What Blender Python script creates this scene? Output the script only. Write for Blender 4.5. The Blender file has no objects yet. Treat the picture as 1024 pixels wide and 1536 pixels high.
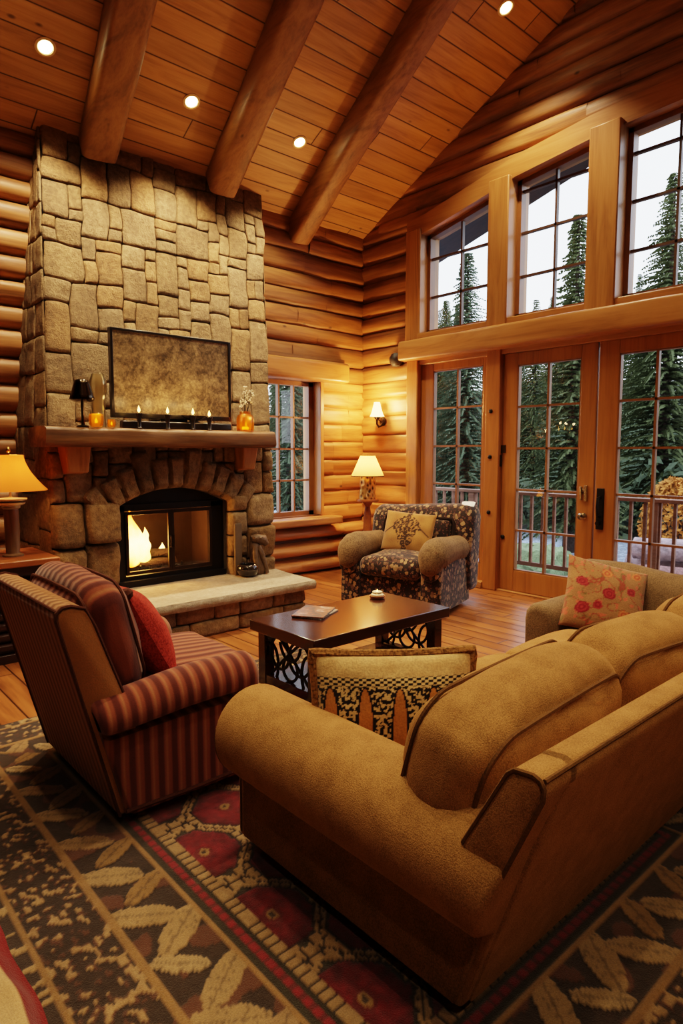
import bpy, math, random
import numpy as np
from mathutils import Vector, Matrix, noise
PI = math.pi
random.seed(7)
SC = bpy.context.scene
COL = SC.collection
R = math.radians

# ------------------------------------------------------------------ mesh helpers
def nz(x, y, z, s=1.0):
    return noise.noise(Vector((x * s, y * s, z * s)))

class MB:
    def __init__(self):
        self.v = []; self.f = []; self.c = []
        self.col = (1, 1, 1)
    def add(self, vs, fs, cols=None):
        b = len(self.v)
        self.v.extend(vs)
        self.f.extend([tuple(i + b for i in f) for f in fs])
        self.c.extend(cols if cols else [self.col] * len(vs))
        return self
    def box(self, x0, y0, z0, x1, y1, z1):
        return self.add([(x0,y0,z0),(x1,y0,z0),(x1,y1,z0),(x0,y1,z0),(x0,y0,z1),(x1,y0,z1),(x1,y1,z1),(x0,y1,z1)],
                 [(0,3,2,1),(4,5,6,7),(0,1,5,4),(1,2,6,5),(2,3,7,6),(3,0,4,7)])
    def hexa(self, a, b):      # two quads (same order), joined
        return self.add(list(a) + list(b), [(0,3,2,1),(4,5,6,7),(0,1,5,4),(1,2,6,5),(2,3,7,6),(3,0,4,7)])
    def tube(self, pts, r, n=8, caps=True):
        pts = [Vector(p) for p in pts]
        rs = r if isinstance(r, (list, tuple)) else [r] * len(pts)
        vs = []; prev = None
        for i, p in enumerate(pts):
            d = (pts[min(i+1, len(pts)-1)] - pts[max(i-1, 0)])
            d = d.normalized() if d.length > 1e-9 else Vector((0, 0, 1))
            if prev is None:
                a = Vector((0,0,1)) if abs(d.z) < .9 else Vector((1,0,0))
                u = d.cross(a).normalized()
            else:
                u = (prev - d * prev.dot(d))
                u = u.normalized() if u.length > 1e-6 else d.orthogonal().normalized()
            prev = u; w = d.cross(u)
            for k in range(n):
                t = 2 * PI * k / n
                vs.append(tuple(p + (u * math.cos(t) + w * math.sin(t)) * rs[i]))
        fs = []
        for i in range(len(pts) - 1):
            for k in range(n):
                fs.append((i*n+k, i*n+(k+1) % n, (i+1)*n+(k+1) % n, (i+1)*n+k))
        if caps:
            fs.append(tuple(range(n))[::-1]); fs.append(tuple(range((len(pts)-1)*n, len(pts)*n)))
        return self.add(vs, fs)
    def loop(self, pts, r, n=6):
        return self.tube(list(pts) + [pts[0]], r, n, False)
    def lathe(self, prof, c=(0,0,0), n=24, sx=1, sy=1, caps=False):
        vs = []; fs = []
        for (r, z) in prof:
            for k in range(n):
                t = 2*PI*k/n
                vs.append((c[0]+r*sx*math.cos(t), c[1]+r*sy*math.sin(t), c[2]+z))
        for i in range(len(prof)-1):
            for k in range(n):
                fs.append((i*n+k, i*n+(k+1) % n, (i+1)*n+(k+1) % n, (i+1)*n+k))
        if caps:
            fs.append(tuple(range(n))[::-1]); fs.append(tuple(range((len(prof)-1)*n, len(prof)*n)))
        return self.add(vs, fs)
    def grid(self, fn, nu, nv, cf=None):
        vs = []; cs = []; fs = []
        for i in range(nu+1):
            for j in range(nv+1):
                vs.append(tuple(fn(i/nu, j/nv)))
                cs.append(cf(i/nu, j/nv) if cf else self.col)
        for i in range(nu):
            for j in range(nv):
                a = i*(nv+1)+j
                fs.append((a, a+nv+1, a+nv+2, a+1))
        return self.add(vs, fs, cs)
    def prism(self, poly, axis, a0, a1, rnd=0.0, seg=3, grow=None):
        """closed polygon (list of 2-tuples) swept along an axis, ends rounded by rnd"""
        cx = sum(p[0] for p in poly)/len(poly); cy = sum(p[1] for p in poly)/len(poly)
        rings = []
        if rnd > 0:
            for i in range(seg+1):
                t = i/seg*PI/2
                rings.append((a0 + rnd*(1-math.sin(t)), rnd*(1-math.cos(t))))
            rings = [(a0 + rnd*(1-math.cos(i/seg*PI/2)), rnd*(1-math.sin(i/seg*PI/2))) for i in range(seg+1)]
            nm = 8
            mid = [(a0+rnd+(a1-a0-2*rnd)*k/nm, 0) for k in range(1, nm)]
            rings = rings + mid + [(a1 - (a - a0), s) for a, s in rings[::-1]]
        else:
            rings = [(a0, 0), (a1, 0)]
        n = len(poly); vs = []
        for a, s in rings:
            for p in poly:
                dx, dy = p[0]-cx, p[1]-cy
                L = math.hypot(dx, dy) or 1
                k = max(0.05, (L-s)/L)
                if grow: k *= grow((a-a0)/(a1-a0))
                q = (cx+dx*k, cy+dy*k)
                vs.append({'X': (a, q[0], q[1]), 'Y': (q[0], a, q[1]), 'Z': (q[0], q[1], a)}[axis])
        fs = []
        for i in range(len(rings)-1):
            for k in range(n):
                fs.append((i*n+k, i*n+(k+1) % n, (i+1)*n+(k+1) % n, (i+1)*n+k))
        fs.append(tuple(range(n))[::-1]); fs.append(tuple(range((len(rings)-1)*n, len(rings)*n)))
        return self.add(vs, fs)
    def rbox(self, c, s, r, n=8, bulge=(0,0,0,0,0,0), M=None, wob=0.0):
        h = [x/2 for x in s]
        def samples(hh):
            rr = min(r, hh*.98)
            a = [-hh, -hh+.25*rr, -hh+.6*rr, -hh+rr]
            inn = [(-hh+rr) + (2*hh-2*rr)*k/n for k in range(1, n)]
            return a + inn + [-x for x in a[::-1]]
        S = [samples(x) for x in h]
        idx = {}; vs = []; fs = []
        def pt(q):
            key = tuple(round(x, 5) for x in q)
            if key in idx: return idx[key]
            inn = [max(-(h[k]-min(r,h[k]*.98)), min(h[k]-min(r,h[k]*.98), q[k])) for k in range(3)]
            d = Vector([q[k]-inn[k] for k in range(3)])
            p = Vector(inn)
            if d.length > 1e-9: p = p + d.normalized()*min(r, min(h)*.98 if False else r)
            uvw = [q[k]/h[k] for k in range(3)]
            o = Vector(p)
            for k in range(3):
                a, b = (k+1) % 3, (k+2) % 3
                w = (1-uvw[a]**2)*(1-uvw[b]**2)
                if uvw[k] > 0: o[k] += bulge[2*k+1]*w*uvw[k]
                else: o[k] += bulge[2*k]*w*uvw[k]
            if wob:
                o += Vector((nz(o.x+c[0], o.y, o.z, 5), nz(o.x, o.y+7, o.z+c[1], 5), nz(o.x+3, o.y, o.z, 5)))*wob
            o = o + Vector(c)
            if M is not None: o = M @ o
            idx[key] = len(vs); vs.append(tuple(o)); return idx[key]
        for k in range(3):
            a, b = (k+1) % 3, (k+2) % 3
            for sg in (-1, 1):
                for i in range(len(S[a])-1):
                    for j in range(len(S[b])-1):
                        quad = []
                        for (ii, jj) in ((i,j),(i+1,j),(i+1,j+1),(i,j+1)):
                            q = [0,0,0]; q[k] = sg*h[k]; q[a] = S[a][ii]; q[b] = S[b][jj]
                            quad.append(pt(q))
                        fs.append(tuple(quad) if sg > 0 else tuple(quad[::-1]))
        return self.add(vs, fs)
    def build(self, name, mat, parent=None, smooth=True, bevel=0, sub=0, angle=40, M=None, wn=False):
        me = bpy.data.meshes.new(name)
        vs = self.v if M is None else [tuple(M @ Vector(p)) for p in self.v]
        me.from_pydata(vs, [], self.f); me.update()
        if any(c != (1,1,1) for c in self.c):
            at = me.color_attributes.new('Col', 'FLOAT_COLOR', 'POINT')
            arr = np.ones((len(self.c), 4), dtype=np.float32); arr[:, :3] = np.array([c[:3] for c in self.c])
            at.data.foreach_set('color', arr.ravel())
        if smooth:
            me.polygons.foreach_set('use_smooth', [True]*len(me.polygons))
            try: me.set_sharp_from_angle(angle=R(angle))
            except Exception: pass
        me.materials.append(mat)
        o = bpy.data.objects.new(name, me); COL.objects.link(o)
        if parent: o.parent = parent
        if bevel:
            m = o.modifiers.new('Bevel', 'BEVEL'); m.width = bevel; m.segments = 2; m.limit_method = 'ANGLE'; m.angle_limit = R(40)
        if sub:
            m = o.modifiers.new('Subdivision', 'SUBSURF'); m.levels = sub; m.render_levels = sub
        return o

def tag(o, label=None, cat=None, group=None, kind=None):
    if label: o['label'] = label
    if cat: o['category'] = cat
    if group: o['group'] = group
    if kind: o['kind'] = kind
    return o
def thing(name, label, cat, loc=(0,0,0), rz=0, group=None):
    o = bpy.data.objects.new(name, None); COL.objects.link(o)
    o.location = loc; o.rotation_euler = (0, 0, rz); o.empty_display_size = .1
    return tag(o, label, cat, group)
def struct(mb, name, mat, **k):
    return tag(mb.build(name, mat, **k), kind='structure')
def dup(root, loc, rz=None, label=None, scale=None):
    r = root.copy(); COL.objects.link(r); r.location = loc
    if rz is not None: r.rotation_euler = (0, 0, rz)
    if scale: r.scale = scale
    if label: r['label'] = label
    for ch in list(root.children):
        c = ch.copy(); COL.objects.link(c); c.parent = r
        for g in list(ch.children):
            d = g.copy(); COL.objects.link(d); d.parent = c
    return r
def smoothstep(a, b, x):
    t = max(0, min(1, (x-a)/(b-a))); return t*t*(3-2*t)
def lerp(a, b, t): return a+(b-a)*t
def mix(a, b, t): return tuple(lerp(x, y, t) for x, y in zip(a, b))
def srgb(r, g, b):
    return tuple((c/255/12.92 if c/255 <= .04045 else ((c/255+.055)/1.055)**2.4) for c in (r, g, b))

# ------------------------------------------------------------------ material helpers
class NT:
    def __init__(self, name):
        self.m = bpy.data.materials.new(name); self.m.use_nodes = True
        self.t = self.m.node_tree; self.t.nodes.clear()
        self.out = self.t.nodes.new('ShaderNodeOutputMaterial')
    def n(self, typ, props=None, **inp):
        nd = self.t.nodes.new('ShaderNode'+typ)
        for k, v in (props or {}).items(): setattr(nd, k, v)
        for k, v in inp.items():
            key = k.replace('_', ' ')
            if key.isdigit() or (key[0] == 'i' and key[1:].isdigit()): s = nd.inputs[int(key.lstrip('i'))]
            else: s = nd.inputs[key]
            self.set(s, v)
        return nd
    def set(self, s, v):
        if isinstance(v, bpy.types.NodeSocket): self.t.links.new(v, s)
        elif isinstance(v, (tuple, list)):
            if s.type == 'RGBA' and len(v) == 3: v = tuple(v)+(1,)
            s.default_value = v
        else: s.default_value = v
    def math(self, op, a, b=None, c=None):
        nd = self.t.nodes.new('ShaderNodeMath'); nd.operation = op
        self.set(nd.inputs[0], a)
        if b is not None: self.set(nd.inputs[1], b)
        if c is not None: self.set(nd.inputs[2], c)
        return nd.outputs[0]
    def mixc(self, fac, a, b, mode='MIX'):
        nd = self.t.nodes.new('ShaderNodeMix'); nd.data_type = 'RGBA'; nd.blend_type = mode
        self.set(nd.inputs[0], fac); self.set(nd.inputs[6], a); self.set(nd.inputs[7], b)
        return nd.outputs[2]
    def ramp(self, fac, stops, interp='LINEAR'):
        nd = self.t.nodes.new('ShaderNodeValToRGB'); nd.color_ramp.interpolation = interp
        el = nd.color_ramp.elements
        while len(el) < len(stops): el.new(.5)
        for e, (p, c) in zip(el, stops):
            e.position = p; e.color = (c, c, c, 1) if isinstance(c, (int, float)) else tuple(c)+(1,)
        self.set(nd.inputs[0], fac); return nd.outputs[0]
    def coord(self, scale=(1,1,1), rot=(0,0,0), loc=(0,0,0)):
        tc = self.t.nodes.new('ShaderNodeTexCoord')
        mp = self.n('Mapping', Vector=tc.outputs['Object'], Scale=scale, Rotation=rot, Location=loc)
        return mp.outputs[0]
    def noise(self, vec, scale, detail=4, rough=.55, dist=0):
        return self.n('TexNoise', Vector=vec, Scale=scale, Detail=detail, Roughness=rough, Distortion=dist).outputs['Fac']
    def bump(self, h, strength=.3, dist=.01, normal=None):
        nd = self.n('Bump', Height=h, Strength=strength, Distance=dist)
        if normal is not None: self.set(nd.inputs['Normal'], normal)
        return nd.outputs[0]
    def principled(self, color, rough=.5, normal=None, **kw):
        nd = self.n('BsdfPrincipled', Base_Color=color, Roughness=rough)
        for k, v in kw.items(): self.set(nd.inputs[k.replace('_', ' ')], v)
        if normal is not None: self.set(nd.inputs['Normal'], normal)
        self.t.links.new(nd.outputs[0], self.out.inputs[0]); return nd
    def sep(self, vec):
        nd = self.n('SeparateXYZ', Vector=vec); return nd.outputs
    def attr(self, name='Col'):
        return self.n('Attribute', {'attribute_name': name}).outputs['Color']

def wood(name, c_dark, c_mid, c_light, axis='X', rough=.45, attr=False, scale=1.0, planks=None, knots=False, bump=.25, spec=.4):
    T = NT(name)
    ax = 'XYZ'.index(axis)
    sc = [5.0*scale]*3; sc[ax] = .55*scale
    v = T.coord(sc)
    if planks:
        w, L, pax = planks
        o = T.sep(T.coord()); p = T.math('DIVIDE', o['XYZ'.index(pax)], w)
        pid = T.math('FLOOR', p); fr = T.math('FRACT', p)
        offs = T.math('MULTIPLY', T.math('FRACT', T.math('MULTIPLY', pid, .381)), L*3)
        q = T.math('DIVIDE', T.math('ADD', o[ax], offs), L)
        lid = T.math('FLOOR', q); lf = T.math('FRACT', q)
        wn = T.n('TexWhiteNoise', {'noise_dimensions': '2D'}, Vector=T.n('CombineXYZ', X=pid, Y=lid).outputs[0]).outputs[0]
        sh = T.n('CombineXYZ', X=T.math('MULTIPLY', wn, 13.0), Y=T.math('MULTIPLY', wn, 29.0), Z=T.math('MULTIPLY', wn, 7.0)).outputs[0]
        v = T.n('VectorMath', {'operation': 'ADD'}, i0=v, i1=sh).outputs[0]
    g1 = T.noise(v, 1.3, 6, .6, 1.4)
    sc2 = [60.0*scale]*3; sc2[ax] = 1.6*scale
    g2 = T.noise(T.coord(sc2), 1.0, 3, .6)
    g = T.math('ADD', T.math('MULTIPLY', g1, .75), T.math('MULTIPLY', g2, .25))
    c = T.ramp(g, [(.3, c_dark), (.5, c_mid), (.72, c_light)])
    hgt = g
    if knots:
        sk = [1.7]*3; sk[ax] = .9
        vo = T.n('TexVoronoi', Vector=T.coord(sk), Scale=2.2, Randomness=1.0).outputs['Distance']
        k = T.ramp(vo, [(.035, 1.0), (.075, 0.0)])
        c = T.mixc(T.math('MULTIPLY', k, .85), c, tuple(x*.25 for x in c_dark))
    if planks:
        tone = T.math('MULTIPLY_ADD', wn, .3, .82)
        c = T.mixc(1.0, c, T.n('CombineColor', Red=tone, Green=tone, Blue=tone).outputs[0], 'MULTIPLY')
        e1 = T.math('MINIMUM', fr, T.math('SUBTRACT', 1.0, fr)); e1 = T.math('MULTIPLY', e1, w)
        e2 = T.math('MULTIPLY', T.math('MINIMUM', lf, T.math('SUBTRACT', 1.0, lf)), L)
        e = T.math('MINIMUM', e1, e2)
        gr = T.ramp(T.math('DIVIDE', e, .012), [(.12, 0.0), (.75, 1.0)])
        c = T.mixc(gr, tuple(x*.18 for x in c_dark), c)
        hgt = T.math('ADD', T.math('MULTIPLY', g, .3), gr)
    if attr:
        c = T.mixc(1.0, c, T.attr(), 'MULTIPLY')
    nrm = T.bump(hgt, bump, .012)
    T.principled(c, rough, nrm, Specular_IOR_Level=spec)
    return T.m

def plain(name, c, rough=.5, metal=0, bump=None, var=.15, spec=.5, coat=0):
    T = NT(name)
    nf = T.noise(T.coord(), bump[0] if bump else 8, 4)
    cc = T.ramp(nf, [(.25, tuple(x*(1-var) for x in c)), (.75, tuple(min(1, x*(1+var)) for x in c))])
    T.principled(cc, rough, T.bump(nf, bump[1], bump[2]) if bump else None, Metallic=metal, Specular_IOR_Level=spec, Coat_Weight=coat)
    return T.m

def fabric(name, c, c2=None, scale=1.0, var=6.0, weave=420.0, bump=.35, attr=False, nap=0.0):
    T = NT(name)
    c2 = c2 or tuple(x*.7 for x in c)
    v = T.coord()
    n1 = T.noise(v, var, 5, .6)
    n2 = T.noise(v, weave*.45, 2, .5)
    n3 = T.noise(T.coord((1, .15, .15)), weave*.6, 2)
    n4 = T.noise(T.coord((.15, 1, 1)), weave*.6, 2)
    f = T.math('ADD', T.math('MULTIPLY', n1, .4), T.math('MULTIPLY', n2, .6))
    col = T.ramp(f, [(.36, c2), (.6, c)])
    if attr: col = T.mixc(1.0, col, T.attr(), 'MULTIPLY')
    h = T.math('ADD', n2, T.math('MULTIPLY', T.math('ADD', n3, n4), .5))
    T.principled(col, .92, T.bump(h, bump, .004), Specular_IOR_Level=.15, Sheen_Weight=.25+nap, Sheen_Roughness=.5, Sheen_Tint=tuple(min(1, x*1.6) for x in c)+(1,))
    return T.m

def striped(name, axis, period=.052, ca=None, cb=None, cc=None):
    T = NT(name)
    v = T.coord(); o = T.sep(v)['XYZ'.index(axis)]
    wob = T.math('MULTIPLY', T.math('SUBTRACT', T.noise(v, 3.0, 2), .5), .012)
    fr = T.math('FRACT', T.math('DIVIDE', T.math('ADD', o, wob), period))
    ca = ca or srgb(136, 76, 52); cb = cb or srgb(92, 44, 34); cc = cc or srgb(154, 106, 70)
    col = T.ramp(fr, [(0, cb), (.22, cb), (.34, ca), (.5, cc), (.62, ca), (.78, ca), (.9, cb)])
    n2 = T.noise(v, 180, 2)
    col = T.mixc(.35, col, T.ramp(n2, [(.3, tuple(x*.5 for x in ca)), (.7, tuple(min(1, x*1.4) for x in ca))]), 'OVERLAY')
    hh = T.math('ADD', T.math('SINE', T.math('MULTIPLY', fr, 2*PI)), T.math('MULTIPLY', n2, .5))
    T.principled(col, .9, T.bump(hh, .25, .006), Specular_IOR_Level=.15, Sheen_Weight=.2)
    return T.m

def glass_pane(name, tint=(1, 1, 1), refl=1.0):
    T = NT(name)
    fr = T.n('Fresnel', IOR=1.45).outputs[0]
    tr = T.n('BsdfTransparent', Color=tint); gl = T.n('BsdfGlossy', Color=(1, 1, 1), Roughness=.01)
    wv = T.noise(T.coord(), 2.0, 2)
    T.set(gl.inputs['Normal'], T.bump(wv, .06, .02))
    mx = T.n('MixShader', i0=T.math('MULTIPLY', fr, refl), i1=tr.outputs[0], i2=gl.outputs[0])
    T.t.links.new(mx.outputs[0], T.out.inputs[0]); return T.m

def emit(name, c, s, c2=None, z0=0, z1=1):
    T = NT(name)
    if c2:
        z = T.sep(T.coord())[2]
        f = T.math('DIVIDE', T.math('SUBTRACT', z, z0), z1-z0)
        col = T.ramp(f, [(0, c), (1, c2)])
    else: col = c
    e = T.n('Emission', Color=col, Strength=s)
    T.t.links.new(e.outputs[0], T.out.inputs[0]); return T.m

def shade_mat(name, c, e, s, zlo, zhi):
    """thin lamp shade: translucent cloth that glows, hottest in the middle"""
    T = NT(name)
    z = T.math('DIVIDE', T.math('SUBTRACT', T.sep(T.coord())[2], zlo), zhi-zlo)
    col = T.ramp(z, [(0, tuple(x*.55 for x in e)), (.45, e), (.75, e), (1, tuple(x*.7 for x in e))])
    n = T.noise(T.coord((30, 30, 4)), 8, 2)
    col = T.mixc(.25, col, T.ramp(n, [(.3, .6), (.7, 1.0)]), 'MULTIPLY')
    em = T.n('Emission', Color=col, Strength=s)
    di = T.n('BsdfDiffuse', Color=c); tl = T.n('BsdfTranslucent', Color=c)
    m1 = T.n('MixShader', i0=.5, i1=di.outputs[0], i2=tl.outputs[0])
    ad = T.n('AddShader', i0=m1.outputs[0], i1=em.outputs[0])
    T.t.links.new(ad.outputs[0], T.out.inputs[0]); return T.m

# palette
M = {}
LOGC = (srgb(100, 62, 32), srgb(156, 104, 58), srgb(188, 136, 82))
M['log_x'] = wood('log wood x', *LOGC, axis='X', attr=True, knots=True, rough=.5)
M['log_y'] = wood('log wood y', *LOGC, axis='Y', attr=True, knots=True, rough=.5)
TRIM = (srgb(118, 74, 38), srgb(160, 108, 60), srgb(180, 128, 76))
M['trim_x'] = wood('trim wood x', *TRIM, axis='X', rough=.35, bump=.1)
M['trim_y'] = wood('trim wood y', *TRIM, axis='Y', rough=.35, bump=.1)
M['trim_z'] = wood('trim wood z', *TRIM, axis='Z', rough=.35, bump=.1)
M['door_z'] = wood('door wood', srgb(122, 72, 34), srgb(152, 94, 46), srgb(168, 108, 56), axis='Z', rough=.32, bump=.08)
M['ceil'] = wood('ceiling boards', srgb(140, 94, 50), srgb(180, 130, 76), srgb(202, 154, 98), axis='X', planks=(.2, 4.2, 'Y'), knots=True, rough=.45, bump=.4)
M['floor'] = wood('floor boards', srgb(88, 48, 24), srgb(138, 82, 42), srgb(164, 106, 58), axis='Y', planks=(.14, 1.5, 'X'), rough=.28, bump=.15, spec=.5)
M['beam'] = wood('beam wood', srgb(92, 60, 32), srgb(140, 96, 54), srgb(166, 120, 72), axis='Y', knots=True, rough=.5, bump=.3)
M['mantel'] = wood('mantel wood', srgb(60, 38, 20), srgb(108, 74, 42), srgb(144, 104, 62), axis='X', rough=.5, bump=.5)
M['darkwood'] = wood('dark stained wood', srgb(30, 14, 9), srgb(52, 26, 17), srgb(66, 35, 23), axis='X', rough=.17, bump=.03, spec=.5)
M['cabinet'] = wood('cabinet wood', srgb(24, 12, 9), srgb(46, 24, 17), srgb(62, 34, 24), axis='X', rough=.4, bump=.1)
M['cabtop'] = wood('cabinet top wood', srgb(96, 48, 22), srgb(140, 78, 38), srgb(165, 98, 52), axis='X', rough=.35, bump=.1)
def stone_mat(name, a, b, c):
    T = NT(name); v = T.coord()
    n1 = T.noise(v, 3.5, 6, .65); n2 = T.noise(v, 26, 6, .7); n3 = T.noise(v, 120, 3, .6)
    f = T.math('ADD', T.math('MULTIPLY', n1, .5), T.math('MULTIPLY', n2, .5))
    col = T.ramp(f, [(.33, a), (.5, b), (.66, c)])
    col = T.mixc(1.0, col, T.attr(), 'MULTIPLY')
    h = T.math('ADD', T.math('MULTIPLY', n2, 1.0), T.math('MULTIPLY', n3, .35))
    T.principled(col, .88, T.bump(h, .75, .03), Specular_IOR_Level=.25); return T.m
M['stone'] = stone_mat('field stone', srgb(84, 67, 48), srgb(130, 105, 75), srgb(164, 136, 98))
M['slab'] = stone_mat('hearth stone', srgb(132, 118, 98), srgb(158, 144, 122), srgb(180, 166, 144))
M['mortar'] = plain('mortar', srgb(92, 74, 52), .95, bump=(40, .5, .02))
M['soot'] = plain('soot black', srgb(62, 42, 30), .9, bump=(12, .3, .01))
M['iron'] = plain('black iron', srgb(22, 17, 15), .45, metal=.6)
M['bronze'] = plain('dark bronze', srgb(48, 34, 24), .4, metal=.8)
M['chrome'] = plain('nickel', srgb(190, 182, 165), .2, metal=1.0, var=.03)
M['brass'] = plain('brass', srgb(190, 140, 70), .25, metal=1.0, var=.05)
M['glass'] = glass_pane('window glass')
M['fglass'] = glass_pane('fire glass', (.92, .85, .78), .8)
M['sash'] = plain('window sash', srgb(120, 76, 42), .4)
M['muntin_up'] = plain('upper muntin', srgb(74, 48, 32), .45)

# ------------------------------------------------------------------ room shell
XR, YB, ZE, SL = 5.7, 6.0, 4.06, .503
XL, YF = -1.7, -3.0
YRIDGE = 1.5
def ceil_z(y): return ZE + SL*(YB-y) if y > YRIDGE else ZE + SL*(YB-YRIDGE) - SL*(YRIDGE-y)

mb = MB(); mb.box(XL-.3, YF-.3, -.12, XR+.28, YB+.3, 0); struct(mb, 'floor', M['floor'])
# ceiling: two sloped slabs, local X along the boards, local Y up the slope
def slope_slab(name, y0, z0, y1, z1):
    L = math.hypot(y1-y0, z1-z0)
    mb = MB(); mb.box(XL-.3, 0, 0, XR+.25, L+.02, .18)
    o = struct(mb, name, M['ceil'], smooth=False)
    o.location = (0, y0, z0)
    a = Vector((0, y1-y0, z1-z0)).normalized()
    x = Vector((1, 0, 0)) if y1 > y0 else Vector((-1, 0, 0))
    # keep the box's x range: rotate about X only
    o.rotation_euler = (math.atan2(z1-z0, y1-y0), 0, 0)
    return o
o = slope_slab('ceiling', YF-.25, ceil_z(YF-.25), YRIDGE, ceil_z(YRIDGE)); o.name = 'ceiling_rear'
# the visible slope runs from the back wall up to the ridge; its slab lies above the surface
L = math.hypot(YB+.25-YRIDGE, SL*(YB+.25-YRIDGE))
mb = MB(); mb.box(XL-.3, -L-.02, 0, XR+.25, 0, .18)
o = struct(mb, 'ceiling', M['ceil'], smooth=False)
o.location = (0, YB+.25, ceil_z(YB+.25)); o.rotation_euler = (-math.atan(SL), 0, 0)

def log_strip(mb, mp, s0, s1, z0, z1, b, tone, rag=.012, n=None, seed=0, flat=False):
    """one log: rounded face, mp(s, depth, z) -> point"""
    n = n or max(2, int((s1-s0)/.16)); q = 8
    col = tuple(tone*c for c in (1, 1, 1))
    def fn(u, v):
        s = lerp(s0, s1, u); t = v*2-1
        bb = b*(1-abs(t)**(12 if flat else 3.2))
        w = nz(s*1.3+seed, z0*7.1, t*.7)*rag*1.5
        d = bb + (w + nz(s*4+seed, z0*3, t*1.5)*rag*.6)*(1-abs(t)**6) - (.012 if abs(t) > .99 else 0)
        z = lerp(z0, z1, v) + nz(s*.9+seed*3, z0*5, 0)*rag*(.9 if abs(t) > .8 else .4)
        e = min(u*(s1-s0), (1-u)*(s1-s0))
        if e < .01: d -= .008
        return mp(s, d, z)
    mb.col = col
    mb.grid(fn, n, q)
def courses(z0, z1, h, jit=.03, seed=1):
    rr = random.Random(seed); out = []; z = z0
    while z < z1-.06:
        hh = h*(1+rr.uniform(-jit, jit)*4)
        if z+hh > z1-.06: hh = z1-z
        out.append((z, z+hh)); z += hh
    return out
rr = random.Random(3)
back = lambda s, d, z: (s, YB-d, z)
mb = MB()
for i, (a, b) in enumerate(courses(0, 4.35, .215, seed=5)):   # left of the chimney
    log_strip(mb, back, XL, 1.95, a, b, .075, rr.uniform(.8, 1.05), seed=i)
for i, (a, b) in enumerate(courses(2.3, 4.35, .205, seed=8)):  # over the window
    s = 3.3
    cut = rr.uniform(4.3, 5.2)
    t = rr.uniform(.62, .82)  # darker tones paint the dimness of the upper wall
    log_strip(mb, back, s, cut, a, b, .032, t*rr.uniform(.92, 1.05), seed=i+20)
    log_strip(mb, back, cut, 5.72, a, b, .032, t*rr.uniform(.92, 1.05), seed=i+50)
for i, (a, b) in enumerate(courses(.0, 2.3, .2, seed=12)):     # right of the window
    if a < .58: continue
    cut = rr.choice([5.2, 5.34, 5.45])
    log_strip(mb, back, 4.98, cut, a, b, .014, rr.uniform(.85, 1.1), seed=i+80, flat=True)
    log_strip(mb, back, cut, 5.72, a, b, .014, rr.uniform(.85, 1.1), seed=i+110, flat=True)
for i, (a, b) in enumerate(courses(.0, 2.3, .2, seed=13)):     # behind the chimney, left of the window
    log_strip(mb, back, 3.3, 4.2, a, b, .03, .9, seed=i+130, flat=True)
mb.col = (.35, .3, .28)
mb.box(XL-.3, YB+.02, 0, 4.2, YB+.3, 4.2); mb.box(4.98, YB+.02, 0, XR+.25, YB+.3, 4.2)
mb.box(4.2, YB+.02, 2.28, 4.98, YB+.3, 4.2); mb.box(4.2, YB+.02, 0, 4.98, YB+.3, .69)
struct(mb, 'wall_back', M['log_x'], angle=60)
# wavy half-logs under the window, each a log one could pull off
mb = MB(); rr = random.Random(21)
for i, (a, b, sc) in enumerate([(.0, .2, 4.62), (.2, .4, 5.12), (.4, .585, 5.3)]):
    for (s0, s1) in ((3.6, sc), (sc, 5.72)):
        tone = rr.uniform(1.2, 1.4)  # tone raised to paint the corner lamp's glow onto these logs
        log_strip(mb, back, s0, s1, a+.012, b-.02, .1+.025*rr.random(), tone, rag=.028, seed=i*9+s0)
struct(mb, 'trim_1', M['log_x'], angle=60)

right = lambda s, d, z: (XR-d, s, z)
mb = MB(); rr = random.Random(31)
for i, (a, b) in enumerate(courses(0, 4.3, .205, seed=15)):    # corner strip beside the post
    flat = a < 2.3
    log_strip(mb, right, 5.1, 6.0, a, b, .014 if flat else .035, rr.uniform(.86, 1.06) if flat else rr.uniform(.66, .86), seed=i+200, flat=flat)  # upper logs toned down to paint the dimmer light up there
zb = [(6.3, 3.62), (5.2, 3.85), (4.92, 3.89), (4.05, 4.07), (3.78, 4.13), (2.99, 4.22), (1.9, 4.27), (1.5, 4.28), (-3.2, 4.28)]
def head_z(y):
    for (y0, z0), (y1, z1) in zip(zb, zb[1:]):
        if y1 <= y <= y0: return lerp(z0, z1, (y0-y)/(y0-y1))
    return 4.28
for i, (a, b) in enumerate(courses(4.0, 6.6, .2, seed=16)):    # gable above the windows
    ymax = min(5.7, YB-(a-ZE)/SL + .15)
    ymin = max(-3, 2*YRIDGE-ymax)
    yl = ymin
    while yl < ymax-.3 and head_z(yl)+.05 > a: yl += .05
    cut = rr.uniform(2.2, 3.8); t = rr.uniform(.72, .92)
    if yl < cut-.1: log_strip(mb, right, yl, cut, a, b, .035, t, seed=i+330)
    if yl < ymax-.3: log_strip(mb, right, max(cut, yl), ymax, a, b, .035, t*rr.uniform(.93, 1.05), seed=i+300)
mb.col = (.35, .3, .28)
mb.box(XR+.02, 5.0, 0, XR+.25, YB+.28, 4.3)
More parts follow.
